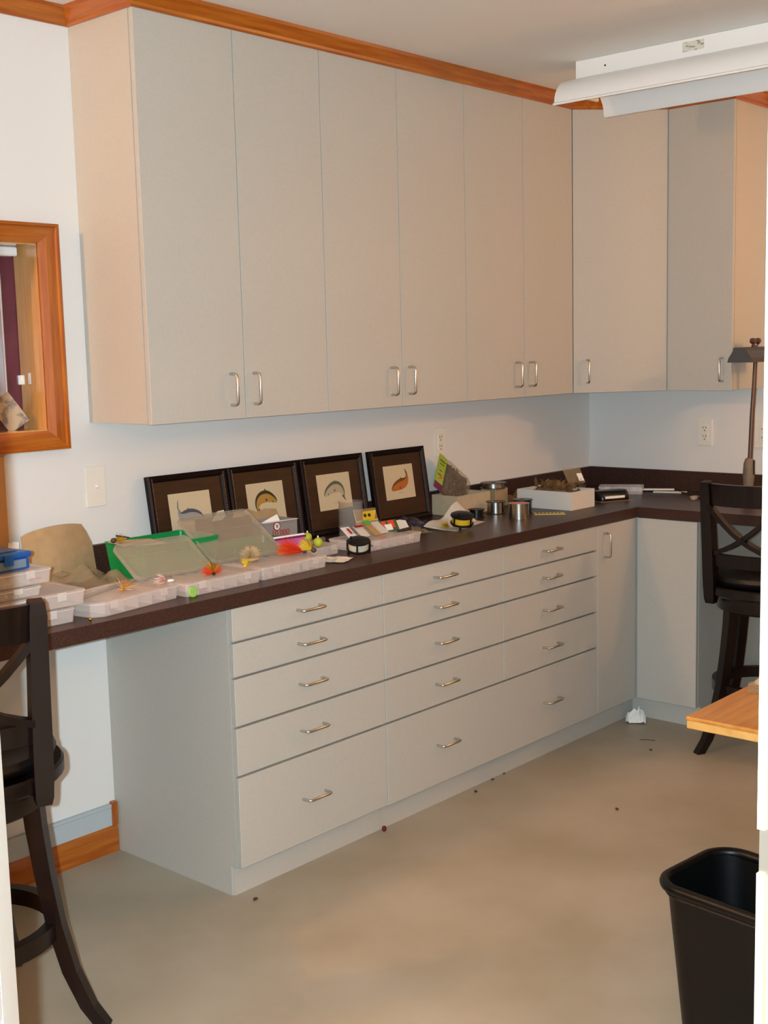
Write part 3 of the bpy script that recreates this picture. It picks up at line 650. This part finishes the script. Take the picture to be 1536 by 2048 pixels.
# row of flat organizers along the counter edge
organizer('clear organizer with a clipped corner beside the left stack', (-3.150, -.468, Z0), .15, .315, .185, .040, 6, 1, .030)
organizer('clear organizer with a lime green disc leaning on its front', (-2.828, -.462, Z0), R(.4), .288, .185, .040, 6)
organizer('clear organizer below the orange feather lure', (-2.532, -.449, Z0), R(1.7), .285, .185, .040, 7)
organizer('clear organizer behind the white-line reel, packets lying on it', (-1.977, -.372, Z0), 0, .305, .17, .036, 7)
organizer('small clear organizer between the carton and the clear jar', (-2.262, -.318, Z0), R(3), .17, .15, .034, 3)
for (x, y, m, nm, z) in ((-3.20, -.52, PINK, 'pink', .0022), (-3.06, -.50, PINK, 'pale pink', .0022), (-2.90, -.52, RED, 'red', .0022), (-2.76, -.52, YEL, 'yellow', .0022), (-2.62, -.50, SILVERF, 'pearl', .0022), (-2.47, -.50, mat('slate_lure', '#5b6068', .4), 'slate grey', .0022)):
    t = thing('soft_lure', nm + ' soft lure seen through an organizer wall at the counter edge', 'lure', (x, y, Z0+z), (0, 0, random.uniform(-.4, .4)), 'soft lures inside the clear organizers')
    obj('lure_body', ell(nb(), (0, 0, .008), (.018, .006, .007)), m, t, smooth=True); obj('lure_tail', ell(nb(), (.022, 0, .006), (.009, .007, .003)), m, t, smooth=True)
b = nb(); lathe(b, [(0, 0), (.014, 0), (.0155, .0015), (.0155, .004), (.014, .0055), (0, .0055)], 20, axis='y'); lathe(b, [(.0015, -.001), (.0015, 0)], 6, axis='y')
tag(obj('lime_disc', b, mat('lime_plastic', '#96c25a', .5), None, (-2.955, -.5650, Z0+.0158), (R(-6), 0, 0), smooth=True), 'lime green plastic disc standing against an organizer front', 'bobber')
# green tubs with lids leaning on them
def tub(label, loc, w, d, h, rz=0):
    t = thing('green_tub', label, 'tub', loc, (0, 0, rz), 'green plastic tubs')
    obj('tub_wall', loft(nb(), [[(x, y, z) for x, y in rounded(w*a, d*a2, .012, 3)] for a, a2, z in ((.92, .9, 0), (1, 1, h), (.985, .975, h), (.90, .88, .003))]), GREEN, t)
    sweep(b := nb(), [(x, y, h) for x, y in rounded(w, d, .012, 3)], .003, 6, closed=True); obj('tub_rim', b, GREEN, t); return t
tub('deep green plastic tub against the wall below the leftmost picture', (-2.775, -.205, Z0), .300, .190, .112)
tub('lower green tray behind the tall clear cover', (-2.475, -.270, Z0), .245, .130, .070)
def clear_lid(label, loc, w, h, tilt, rz):
    t = thing('plastic_cover', label, 'cover', loc, (tilt, 0, rz), 'loose clear plastic covers')
    obj('lid_panel', loft(nb(), [[(x, y, z+h/2) for x, z in rounded(w, h, .018, 4)] for y in (-.0008, .0008)]), LIDM, t)
    sweep(b := nb(), [(x, -.005, z+h/2) for x, z in rounded(w-.003, h-.003, .018, 4)], 1, shape=rect(.0012, .0062), up=(0, 1, 0), closed=True); obj('lid_rim', b, LIDM, t)
    obj('lid_fold', box(nb(), -w/2+.012, w/2-.012, -.0022, -.0009, h*.66, h*.672), LIDM, t)
    return t
clear_lid('tall smoky clear plastic cover leaning in front of the second picture', (-2.585, -.390, Z0+.042), .280, .222, -math.atan2(.185, .118), R(-3))
clear_lid('long smoky clear plastic cover leaning low on the deep green tub', (-2.905, -.425, Z0+.042), .265, .150, -math.atan2(.120, .080), R(-3))
# tub contents
b = nb(); box(b, -.07, .07, -.06, .06, 0, .004, .001)
tag(obj('pale_card', b, KRAFT2, None, (-2.885, -.225, Z0+.1152), (0, R(3), R(-12))), 'pale card lying across the corner of the deep green tub', 'card')
t = jig('yellow lure with a dark stick on the pale card by the green tub', (-2.965, -.225, Z0+.126), R(10), DARKF, [(GOLD, 60, .045, .28, (1, 0, .1))], head=(.010, .008, .008), L=.06)
obj('stick', box(nb(), 0, .055, -.002, .002, .020, .024, .0005), DARK, t, rot=(0, R(14), 0))
b = crumple(.12, .07, 8, .022, 11); tag(obj('film_scrap', b, BAG, None, (-2.76, -.20, Z0+.070), (0, 0, .3)), 'clear film scrap showing inside the deep green tub', 'wrapper')
# kraft bag standing at the wall and the clear bag in front
b = nb(); loops = []
for k in range(15):
    u = k/14; x = -.125 + .25*u; hh = .158 + .020*math.sin(PI*u)**.6 - (.05*(u-.88)/.12 if u > .88 else 0); yb = -.018*math.sin(PI*u*1.1)
    loops.append([(x, yb-.004, 0), (x, yb-.001, hh), (x, yb+.001, hh), (x, yb+.004, 0)])
loft(b, loops); t = tag(obj('kraft_bag', b, KRAFT, None, (-3.045, -.070, Z0), (R(-9), 0, R(2))), 'flat brown kraft bag standing against the wall behind the clear bag', 'bag')
tag(obj('clear_bag', crumple(.42, .22, 24, .026, 21, .050), BAG, None, (-3.13, -.245, Z0), (0, 0, R(4)), smooth=True), 'crumpled clear plastic bag in front of the brown kraft bag', 'bag')
t = thing('white_tag', 'small white folded tag standing beside the brown kraft bag', 'tag', (-3.245, -.095, Z0), (R(-8), R(12), 0)); obj('tag_front', box(nb(), 0, .022, -.0008, .0, 0, .155), PAPERB, t); obj('tag_back', box(nb(), -.02, 0, -.0008, .0, .05, .150), PAPERB, t, rot=(0, 0, R(25)))
b = nb(); box(b, -.14, .14, -.007, .007, 0, .0065, .001); tag(obj('clear_strip', b, mat('grey_clear_strip', '#a39a90', .2, alpha=.6), None, (-3.155, -.448, Z0+.0412), (0, 0, R(22))), 'narrow grey clear strip lying across an organizer lid', 'strip')
# loose lures
jig('gold flake lure on the clipped-corner organizer', (-3.145, -.500, Z0+.0412), R(20), GOLD, [(mat('amber_flake', '#c98a3c', .4), 70, .045, .5, (1, 0, .3)), (SILVERF, 40, .05, .4, (1, .2, .2))], .06)
jig('pale lure with a white head and pink tail on the organizers', (-2.99, -.500, Z0+.0412), R(165), PAPERB, [(SILVERF, 70, .05, .3, (1, 0, .15)), (mat('rose_hair', '#b5604c', .6), 30, .04, .25, (1, .1, .4))], .05, head=(.012, .004, .004))
jig('orange and yellow hair lure near the counter edge', (-2.845, -.522, Z0+.0412), R(70), DARK, [(ORANGE, 90, .042, .42, (.3, .8, .5)), (ORANGE, 90, .042, .42, (.3, -.8, .5)), (GOLD, 80, .048, .35, (.3, .1, 1)), (DARKF, 30, .04, .5, (1, 0, .8))], .05)
b = nb(); tuft(b, (0, 0, .012), (0, 0, 1), 520, .048, .75, .0011, .15, 3); t = thing('fur_patch', 'fluffy cream fur patch in front of the tall clear cover', 'fur', (-2.615, -.430, Z0+.0412), (0, 0, 0)); obj('hide', ell(nb(), (0, 0, .006), (.030, .022, .006)), FUR, t, smooth=True); [setattr(v.co, 'z', max(v.co.z, .001)) for v in b.verts]; o = obj('fur', b, FUR, t); o['kind'] = 'stuff'
b = nb(); jg = jig('long red-orange feather lure lying toward the fur patch', (-2.430, -.470, Z0+.0412), R(160), DARKF, [(ORANGE, 150, .105, .16, (1, 0, .34)), (mat('vermilion_hair', '#e0300c', .6), 110, .085, .20, (1, .1, .42)), (GOLD, 50, .10, .14, (1, -.15, .2))], .06)
jig('yellow feather lure beside the pink packet', (-2.400, -.480, Z0+.0412), R(120), DARKF, [(YEL, 110, .06, .26, (.8, 0, .5)), (GOLD, 60, .05, .3, (.6, -.3, .6))], .05, head=(.009, .007, .008))
jig('yellow grub lure in front of the fur patch', (-2.700, -.500, Z0+.0412), R(40), YEL, [(YEL, 60, .035, .5, (.6, 0, .8))], .04)
t = thing('pink_packet', 'triangular pink and purple packet leaning on the grey carton', 'packet', (-2.388, -.405, Z0+.0418), (R(-48), 0, R(-6))); prism(b := nb(), [(-.065, .062), (.062, .062), (.058, .050), (.012, 0), (-.045, 0)], 'y', -.003, .003); obj('packet_card', b, PINK, t); obj('header_strip', box(nb(), -.065, .062, -.0042, -.0032, .047, .055), PURPLE, t); obj('edge_strip', box(nb(), -.065, .062, -.0042, -.0032, .0552, .0622), PAPERB, t)
for k, (x, y, nm) in enumerate(((-2.275, -.385, 'chartreuse round bobber leaning by the grey carton'), (-2.215, -.275, 'chartreuse round bobber farther from the grey carton'))):
    t = thing('bobber', nm, 'bobber', (x, y, Z0+.0345), group='chartreuse bobbers'); obj('bobber_ball', ell(nb(), (0, 0, .016), (.016, .016, .016)), YELG, t, smooth=True); lathe(b := nb(), [(.0025, .031), (.0025, .038)], 8); obj('bobber_stem', b, PAPERB, t)
tag(obj('clear_tube', lathe(nb(), [(.008, -.035), (.010, -.033), (.010, .033), (.008, .035)], 12, 0, 0, .010, 'x'), JAR, None, (-2.225, -.335, Z0+.0348), (0, 0, R(12)), smooth=True), 'short clear tube on the small organizer', 'tube')
# grey carton with red print
t = thing('grey_carton', 'open grey carton printed 10,000 in red', 'carton', (-2.272, -.150, Z0), (0, 0, R(-3)))
for nm, a in (('front_wall', (-.080, .080, -.052, -.050, 0, .108)), ('back_wall', (-.080, .080, .040, .042, 0, .108)), ('side_wall', (-.080, -.078, -.0498, .0398, 0, .108)), ('side_wall', (.078, .080, -.0498, .0398, 0, .108)), ('carton_base', (-.0778, .0778, -.0498, .0398, 0, .002))): obj(nm, box(nb(), *a), GREYC, t)
prism(b := nb(), [(-.080, .108), (.080, .108), (.066, .136), (.02, .142), (-.02, .134), (-.06, .150), (-.080, .140)], 'y', .0425, .044); obj('brown_flap', b, KRAFT, t)
prism(b := nb(), [(-.080, .108), (.006, .108), (-.006, .132)], 'y', -.0495, -.048); obj('white_flap', b, PAPERB, t)
obj('white_flap', box(nb(), -.078, .074, -.066, -.0525, .1085, .1098), PAPERB, t, rot=(0, 0, 0))
lathe(b := nb(), [(.0155, -.0532), (.0155, -.0522)], 24, -.012, 0, .091, 'y'); em = obj('emblem_ring', b, RED, t); lathe(b := nb(), [(.0118, -.0540), (.0118, -.0533)], 24, -.012, 0, .091, 'y'); obj('emblem_disc', b, PAPERB, em)
prism(b := nb(), [(-.018, .097), (-.006, .097), (-.008, .087), (-.012, .083), (-.016, .087)], 'y', -.0546, -.0541); obj('emblem_figure', b, GREYC, em)
tx = text('lettering', '10,000', .030, RED, t, (.004, -.0525, .066), (R(90), 0, 0), .0004)
random.seed(2); b = nb()
for k in range(7): x = -.034 + .0115*k; box(b, x, x+.006*random.uniform(.7, 1.2), -.0529, -.0522, .040, .050)
obj('small_print', b, RED, t)['kind'] = 'stuff'
# dark carton with flaps behind the tall lid
t = thing('dark_carton', 'dark open carton with pale flaps between the first two pictures', 'carton', (-2.475, -.148, Z0), (0, 0, 0)); obj('carton_body', box(nb(), -.085, .085, -.045, .045, 0, .140, .001), mat('dark_brown_carton', '#33211c', .6), t)
prism(b := nb(), [(-.085, .1402), (-.045, .1402), (-.030, .150), (-.036, .172), (-.062, .170)], 'y', -.045, -.043); obj('pale_flap', b, WCARD, t); prism(b := nb(), [(.0, .1402), (.05, .1402), (.042, .160), (.012, .160)], 'y', -.045, -.043); obj('pale_flap', b, KRAFT2, t)
# clear jar
t = thing('clear_jar', 'clear ribbed plastic jar in front of the third picture', 'jar', (-1.918, -.200, Z0)); lathe(b := nb(), [(.042, 0), (.045, .003), (.045, .128), (.047, .130), (.047, .138), (.043, .138), (.043, .004), (.0, .004)], 28); obj('jar_wall', b, JAR, t, smooth=True)
lathe(b := nb(), [(.0462, .100), (.0475, .102), (.0475, .106), (.0462, .108)], 28, cap=False); obj('jar_ring', b, JAR, t, smooth=True)
# yellow and black packet
t = thing('yellow_packet', 'yellow and black packet leaning behind the clear organizer', 'packet', (-1.790, -.185, Z0), (R(-20), 0, R(-8))); obj('packet_card', box(nb(), -.062, .045, 0, .002, 0, .098), BLACK, t)
for a in ((-.062, .045, .050, .055), (-.062, -.058, .0552, .098)): obj('yellow_border', box(nb(), a[0], a[1], -.001, -.0002, a[2], a[3]), YEL, t)
prism(b := nb(), [(-.030, .056), (.030, .056), (.045, .088), (-.020, .088)], 'y', -.001, -.0002); yp = obj('yellow_panel', b, YEL, t)
for x in (-.012, .008): obj('round_hole', lathe(nb(), [(.007, -.0014), (.007, -.0011)], 14, x, 0, .072, 'y'), DARK, yp)
# packets lying on the clear organizer
ZH = Z0 + .0368
def packet(label, loc, rz, w, h, cm, tilt=R(-58), film=JAR, extra=None):
    t = thing('lure_packet', label, 'packet', loc, (tilt, 0, rz), 'small packets on the clear organizer')
    obj('card', box(nb(), -w/2+.004, w/2-.004, 0, .0012, .004, h-.006), cm, t); obj('film', box(nb(), -w/2, w/2, -.0045, -.0005, 0, h, .001), film, t)
    if extra: obj('sticker', box(nb(), *extra[0]), extra[1], t)
    return t
packet('white packet with red print, leftmost on the clear organizer', (-2.085, -.372, ZH), R(-8), .045, .070, PAPERB, extra=((-.004, .006, -.0056, -.0048, .02, .05), RED))
packet('pale packet with a red top on the clear organizer', (-2.035, -.385, ZH), R(-6), .046, .068, WCARD, extra=((-.019, .019, -.0056, -.0048, .050, .060), RED))
packet('yellow packet with a green sticker on the clear organizer', (-1.985, -.395, ZH), R(-4), .036, .085, GOLD, extra=((-.016, .012, -.0056, -.0048, .060, .080), LGREEN))
packet('clear packet of pale lures, rightmost of the four', (-1.938, -.385, ZH), R(-3), .048, .075, PAPER)
tag(obj('orange_sticker', box(nb(), -.011, .011, -.010, .010, 0, .001), ORSTK, None, (-2.010, -.432, ZH), (0, 0, R(8))), 'bright orange square sticker on the clear organizer', 'sticker')
t = thing('small_box', 'small green and orange box on the clear organizer', 'box', (-1.872, -.360, ZH), (R(-30), 0, R(-4))); obj('box_body', box(nb(), -.040, .036, 0, .012, 0, .042, .001), mat('dark_green_card', '#24502f', .5), t); obj('orange_panel', box(nb(), -.038, -.020, -.0008, -.0001, .018, .040), ORANGE, t); obj('orange_panel', box(nb(), -.008, .020, -.0008, -.0001, .012, .040), ORANGE, t); obj('white_panel', box(nb(), -.030, .004, -.0016, -.0009, .003, .026), PAPERB, t)
prism(b := nb(), [(-.03, 0), (.03, 0), (.03, .034), (.006, .040), (-.03, .038)], 'y', 0, .0012); tag(obj('white_card', b, WCARD, None, (-1.822, -.365, ZH), (R(-40), 0, R(-10))), 'torn white card at the right end of the clear organizer', 'card')
sweep(b := nb(), [(-.035, 0, .005), (-.01, -.004, .006), (.03, 0, .006), (.045, .006, .007)], [.004, .006, .006, .003], 8); tag(obj('dark_worm', b, DARK, None, (-1.862, -.405, ZH), smooth=True), 'dark soft worm lure lying in front of the small green box', 'lure')
tag(obj('dark_pouch', crumple(.22, .12, 14, .016, 71, .02), mat('navy_film', '#1c1a2b', .2, spec=.6, hex2='#3a3340', scale=25), None, (-1.600, -.190, Z0), (0, 0, R(8)), smooth=True), 'crumpled dark plastic pouch below the rightmost picture', 'pouch')
tag(obj('clear_pouch', crumple(.13, .09, 10, .014, 73, .012), BAG, None, (-1.700, -.300, Z0), (0, 0, R(-15)), smooth=True), 'small crumpled clear pouch beside the dark plastic pouch', 'pouch')
prism(b := nb(), [(-.03, 0), (.035, 0), (.012, .030), (-.006, .034)], 'y', 0, .0015); tag(obj('grey_card', b, GREYC, None, (-2.305, -.352, Z0+.0346), (R(-25), 0, R(-12))), 'small grey folded card on the small organizer', 'card')
jig('white lure with red specks on the small organizer', (-2.300, -.300, Z0+.0346), R(10), PAPERB, [(PAPERB, 40, .04, .3, (1, 0, .2)), (RED, 12, .03, .4, (1, 0, .3))], .05, head=(.012, .005, .005))
# torn paper under the reel and reels
tag(obj('torn_paper', crumple(.10, .13, 8, .006, 31), PAPER, None, (-2.292, -.455, Z0), (0, 0, R(25))), 'torn cream paper lying beside the white-line reel', 'paper')
def reel(label, loc, rot, r, h, linem):
    t = thing('fly_reel', label, 'reel', loc, rot, 'black fly reels'); z = .010
    lathe(b := nb(), [(0, z), (r*.96, z), (r, z+.003), (r, z+.006), (r*.9, z+.007), (0, z+.007)], 28); obj('back_plate', b, BLACKM, t, smooth=True)
    lathe(b := nb(), [(0, z+.0072), (r*.86, z+.0072), (r*.88, z+h*.5), (r*.86, z+h-.0075), (0, z+h-.0075)], 28); obj('wound_line', b, linem, t, smooth=True)
    lathe(b := nb(), [(0, z+h-.007), (r*.92, z+h-.007), (r*1.02, z+h-.004), (r*1.02, z+h), (r*.9, z+h+.003), (r*.3, z+h+.004), (0, z+h+.004)], 28); obj('front_plate', b, BLACKM, t, smooth=True)
    for a in (35, 145, 235, 325): obj('post', lathe(nb(), [(.0032, z), (.0032, z+h)], 8, r*.985*math.cos(R(a)), r*.985*math.sin(R(a)), 0), BLACKM, t, smooth=True)
    obj('winding_knob', lathe(nb(), [(.004, z+h+.003), (.003, z+h+.008), (.005, z+h+.014), (.004, z+h+.016)], 10, -r*.6, r*.2, 0), BLACKM, t, smooth=True)
    b = nb(); box(b, -r*1.08, -r*.93, -.004, .004, 0, z+.004, .001); obj('reel_foot', b, BLACKM, t); b = nb(); box(b, r*.72, r*.88, -r*.55, -r*.43, 0, z+.002, .001); obj('reel_foot', b, BLACKM, t)
    obj('reel_seat', box(nb(), r*.98, r*1.16, -.018, .018, z+h*.3, z+h*.3+.004, .001), STEEL, t)
    return t
reel('black fly reel wound with white line near the counter edge', (-2.180, -.478, Z0+.009), (R(13), R(-6), R(-20)), .038, .036, LINEW)
reel('black fly reel wound with yellow line on the torn paper', (-1.520, -.395, Z0+.011), (R(6), R(-12), R(30)), .044, .036, LINEY)
# folded white paper with yellow lure
b = nb(); loops = []
for k in range(13):
    u = k/12; x = -.15 + .27*u; z1 = .004 + .060*u**1.6 + .010*math.sin(u*9); loops.append([(x, -.09+.02*u, .001), (x, -.03, .0025), (x+.01, .06, z1+.006), (x+.01, .061, z1+.004), (x, -.029, .0015), (x, -.0895+.02*u, .0002)])
loft(b, loops); tag(obj('folded_paper', b, PAPER, None, (-1.440, -.300, Z0), (0, 0, R(10))), 'large folded cream paper sheet with its back edge raised', 'paper')
jig('yellow lure on the folded cream paper', (-1.545, -.345, Z0+.006), R(200), mat('clear_amber', '#8a7a3c', .3), [(YEL, 90, .05, .3, (1, 0, .25))], .05)
# cardboard box with feather packet
def tray(name, label, x0, x1, y0, y1, h, m, th=.003, cat='box'):
    L = ((x0+x1)/2, (y0+y1)/2, Z0); t = thing(name, label, cat, L); w, d = (x1-x0)/2, (y1-y0)/2
    obj('front_wall', box(nb(), -w, w, -d, -d+th, 0, h), m, t); obj('back_wall', box(nb(), -w, w, d-th, d, 0, h), m, t); obj('side_wall', box(nb(), -w, -w+th, -d+th+.0003, d-th-.0003, 0, h), m, t); obj('side_wall', box(nb(), w-th, w, -d+th+.0003, d-th-.0003, 0, h), m, t); obj('box_base', box(nb(), -w+th+.0003, w-th-.0003, -d+th+.0003, d-th-.0003, 0, .003), m, t); return t
tray('cardboard_box', 'small open brown cardboard box holding a feather packet', -1.250, -1.030, -.165, -.030, .082, KRAFT2)
t = thing('feather_packet', 'clear packet of dark feathers with a lime green header card', 'packet', (-1.235, -.072, Z0+.122), (R(-10), R(33), 0))
obj('header_card', box(nb(), -.055, .000, -.002, .002, -.030, .118), LIME, t); obj('purple_corner', box(nb(), -.055, .000, -.0032, -.0022, -.034, -.004), PURPLE, t)
obj('film_bag', loft(nb(), [[(.0005, y*.3, -.034), (.0005, -y*.3, .116)][0:0] or [(x, s*th_, z) for x, z in ((.001, -.034), (.001, .116), (.15, .112), (.175, .098), (.178, -.02), (.165, -.034))] for s, th_ in ((-1, .010), (1, .006))]), BAG, t)
b = nb(); random.seed(9)
for k in range(160):
    o_ = (random.uniform(.01, .165), random.uniform(-.008, .004), random.uniform(-.028, .105)); a = random.uniform(0, 6.3); tuft(b, o_, (math.cos(a), 0, math.sin(a)), 4, .028, .12, .003, 0, k)
for v in b.verts: v.co.x = min(max(v.co.x, .003), .172); v.co.z = min(max(v.co.z, -.032), .110)
o = obj('feathers', b, DARKF, t); o['kind'] = 'stuff'
obj('card_core', box(nb(), .004, .165, .002, .004, -.030, .106), mat('dark_backing', '#2b211d', .7), t)
for a in ((-.048, -.006, .092, .096), (-.045, -.012, .078, .081), (-.045, -.02, .030, .034), (-.04, -.02, .050, .053)): obj('lettering', box(nb(), a[0], a[1], -.0026, -.0021, a[2], a[3]), DARK, t)
prism(b := nb(), [(-.042, .010), (-.014, .022), (-.010, .034), (-.018, .030), (-.028, .022)], 'y', -.0028, -.0021); obj('red_mark', b, ORANGE, t)
# brown cube with spool on top
tag(obj('brown_cube', box(nb(), -.044, .044, -.040, .040, 0, .078, .002), KRAFT, None, (-.895, -.085, Z0)), 'small brown cardboard cube under a flat spool', 'box')
def spool(label, loc, r, h, flm, midm, core=.88, topm=None):
    t = thing('line_spool', label, 'spool', loc, group='line spools'); f = .003
    lathe(b := nb(), [(0, 0), (r, 0), (r, f), (0, f)], 32); obj('bottom_flange', b, flm, t, smooth=True)
    lathe(b := nb(), [(0, f+.0002), (r*core, f+.0002), (r*core, h-f-.0002), (0, h-f-.0002)], 32); obj('wound_line', b, midm, t, smooth=True)
    lathe(b := nb(), [(r*.25, h-f), (r, h-f), (r, h), (r*.25, h)], 32, cap=False); lathe(b, [(r*.25, h-f), (r*.25, h)], 32, cap=False); obj('top_flange', b, flm, t, smooth=True)
    if topm: lathe(b := nb(), [(0, h+.0002), (r*.8, h+.0002), (r*.8, h+.001), (0, h+.001)], 28); obj('top_label', b, topm, t)
    return t
DSIL = mat('dark_spool_rim', '#3a332f', .35, metal=.5)
spool('flat wide silver spool on the brown cube', (-.905, -.088, Z0+.0786), .056, .024, DSIL, SILVER)
spool('silver spool beside the small black reel', (-1.085, -.232, Z0), .040, .050, DSIL, SILVER)
spool('black spool with a wide rim between the silver spools', (-1.018, -.318, Z0), .042, .056, BLACK, BLACK)
spool('large silver spool with a pink top', (-1.165, -.405, Z0), .042, .062, SILVER, SILVER, .96, mat('pink_label', '#c98f80', .6))
spool('small black reel in front of the cardboard box', (-1.215, -.232, Z0), .034, .032, BLACK, BLACK, .8, mat('red_black_label', '#5a1d1a', .5))
t = thing('yellow_gauge', 'yellow card gauge with black marks in front of the white box', 'card', (-.990, -.430, Z0), (0, 0, R(-50))); obj('gauge_card', box(nb(), -.062, .062, -.030, .030, 0, .0030), mat('pale_yellow_card', '#c9b35a', .5), t)
for k in range(7): obj('black_mark', box(nb(), -.050+.015*k, -.043+.015*k, -.006, .018, .0031, .0035), DARK, t)
# white box with pelts
tray('white_box', 'open white cardboard box filled with brown pelts', -.868, -.690, -.457, -.185, .076, WCARD)
tag(obj('brown_pelt', crumple(.150, .235, 18, .026, 41, .05, .002), BROWNF, None, (-.779, -.318, Z0+.035), smooth=True), 'rumpled brown pelt heaped in the white box', 'pelt')
b = nb(); random.seed(4)
for k in range(26): tuft(b, (random.uniform(-.06, .06), random.uniform(-.10, .10), 0), (random.uniform(-1, 1), random.uniform(-1, .4), .55), 10, .06, .25, .0025, .2, k)
t = thing('feather_bundle', 'bundle of brown feathers sticking out of the white box', 'feathers', (-.779, -.318, Z0+.082)); obj('quills', b, BROWNF, t)['kind'] = 'stuff'; obj('binding', lathe(nb(), [(.008, -.03), (.010, 0), (.008, .03)], 10, 0, 0, .004, 'y'), KRAFT, t)
t = thing('zip_bag', 'clear zip bag with a white label on the white box', 'bag', (-.735, -.400, Z0+.098), (R(-35), 0, R(-20))); obj('film', box(nb(), -.045, .045, -.004, .004, 0, .075, .003), BAG, t); obj('white_label', box(nb(), .012, .038, -.0055, -.0045, .008, .045), PAPERB, t)
t = thing('brown_hide', 'flat brown hide lying behind the spools and white box', 'hide', (-.66, -.115, Z0)); obj('hide', crumple(.34, .13, 14, .020, 51, .05, .003), BROWNF, t, smooth=True); obj('white_label', box(nb(), -.13, -.105, -.05, -.03, .055, .057), PAPERB, t, rot=(R(25), 0, 0))
t = thing('feather_bundle', 'loose bundle of tan and dark feathers near the corner', 'feathers', (-.42, -.175, Z0+.016)); b = nb()
for k in range(20): tuft(b, (random.uniform(-.11, .11), random.uniform(-.05, .05), 0), (random.uniform(-1, 1), random.uniform(-1, 1), .35), 10, .06, .25, .003, .2, k+50)
for v in b.verts: v.co.z = max(v.co.z, -.014)
obj('quills', b, mat('tan_feather', '#8d7552', .8, hex2='#4d3d2c', scale=50), t)['kind'] = 'stuff'; obj('card_base', box(nb(), -.11, .11, -.055, .055, -.0155, -.012), KRAFT2, t)
t = thing('black_pouch', 'black pouch with a white label beside the white box', 'pouch', (-.475, -.400, Z0), (0, 0, R(-25))); b = nb(); loft(b, [[(x, y*k_, z) for x, y in rounded(.15, .10, .02, 3)] for k_, z in ((.95, 0.001), (1, .012), (.8, .034), (.5, .044))]); obj('pouch_body', b, BLACK, t, smooth=True); obj('white_label', box(nb(), -.055, .045, -.0515, -.0508, .004, .014), PAPERB, t, rot=(R(-10), 0, 0)); obj('card_back', box(nb(), -.080, .080, -.062, .05, 0, .0008), KRAFT, t)
organizer('frosted organizer near the room corner behind the black pouch', (-.235, -.315, Z0), R(-62), .20, .11, .036, 3)
for k, (x, y, a) in enumerate(((-.105, -.455, -70), (-.085, -.40, -62))): tag(obj('paper_slip', box(nb(), -.075, .075, -.016, .016, 0, .006, .001), PAPERB if k else WCARD, None, (x-.005, y-.02 + (.0 if k else -.02), Z0 + (.0064 if k else 0)), (0, 0, R(a))), ['thin white slip flat on the counter near the room corner', 'white slip resting on another slip near the room corner'][k], 'slip')
t = thing('power_cord', 'dark cord with a pale plug lying on the right counter', 'cord', (-.2, -.6, Z0)); sweep(b := nb(), [(.155, .10, .004), (.10, .06, .004), (.06, -.02, .004), (.08, -.08, .004), (.03, -.12, .004), (-.04, -.10, .004), (-.075, -.108, .005)], .0035, 6); obj('cable', b, DARK, t, smooth=True); obj('plug', box(nb(), -.105, -.075, -.119, -.099, 0, .018, .003), mat('pale_plug', '#a8a08c', .5), t)
t = thing('pencil', 'orange pencil lying on the right counter behind the stool', 'pencil', (-.215, -.715, Z0), (0, 0, R(-62))); obj('barrel', lathe(nb(), [(.0038, -.06), (.0038, .06)], 6, 0, 0, .004, 'x'), mat('pencil_orange', '#c96a1e', .4), t); obj('tip', lathe(nb(), [(.0038, .0602), (.0008, .075)], 6, 0, 0, .004, 'x'), KRAFT2, t)
tag(obj('paper_sheet', box(nb(), -.11, .11, -.15, .15, 0, .0012), PAPERB, None, (-.215, -1.115, Z0), (0, 0, R(-4))), 'white paper sheet on the right counter behind the stool back', 'paper')
tag(obj('brass_bead', ell(nb(), (0, 0, .005), (.005, .005, .005), 12), mat('brass', '#c79a2e', .15, metal=1), None, (-3.313, -.585, Z0), smooth=True), 'tiny brass bead at the counter edge beside the left stack', 'bead')

# ------------------------------------------------------------------ bits on the floor
tag(obj('crumpled_tissue', crumple(.085, .085, 9, .035, 61, .02), PAPERB, None, (-.648, -.632, .0005), (0, 0, .5)), 'crumpled white tissue on the floor by the inner corner', 'tissue')
for k, (x, y, s, lab) in enumerate(((-2.837, -.640, .009, 'brown crumb on the floor below the five-drawer cabinet'), (-1.739, -.612, .009, 'brown crumb by the toe kick, left of two others'), (-1.600, -.584, .007, 'brown crumb by the toe kick, middle of three'), (-1.523, -.580, .006, 'brown crumb by the toe kick, right of two others'), (-1.576, -1.097, .008, 'brown crumb lying alone in the middle of the floor'), (-.949, -.874, .006, 'dark crumb on the floor in front of the plain end cabinet'))):
    b = nb(); ell(b, (0, 0, s*.4), (s, s*.7, s*.4), 8)
    for v in b.verts: v.co += v.co.normalized()*random.uniform(-.15, .15)*s
    tag(obj('floor_crumb', b, GRIME, None, (x, y, .001), (0, 0, k)), lab, 'crumb', 'crumbs on the floor')
tag(obj('red_bead', lathe(nb(), [(0, 0), (.006, .001), (.0085, .008), (.006, .016), (0, .018)], 12), MARBLE, None, (-2.212, -.590, .0005), smooth=True), 'dark red bead standing on the floor against the toe kick', 'bead')
sweep(b := nb(), [(-.03, 0, .0015), (0, .004, .0015), (.03, -.002, .0015)], .0013, 5); tag(obj('twig', b, GRIME, None, (-.845, -.80, 0), (0, 0, R(-60))), 'thin brown twig on the floor near the stool leg', 'twig')
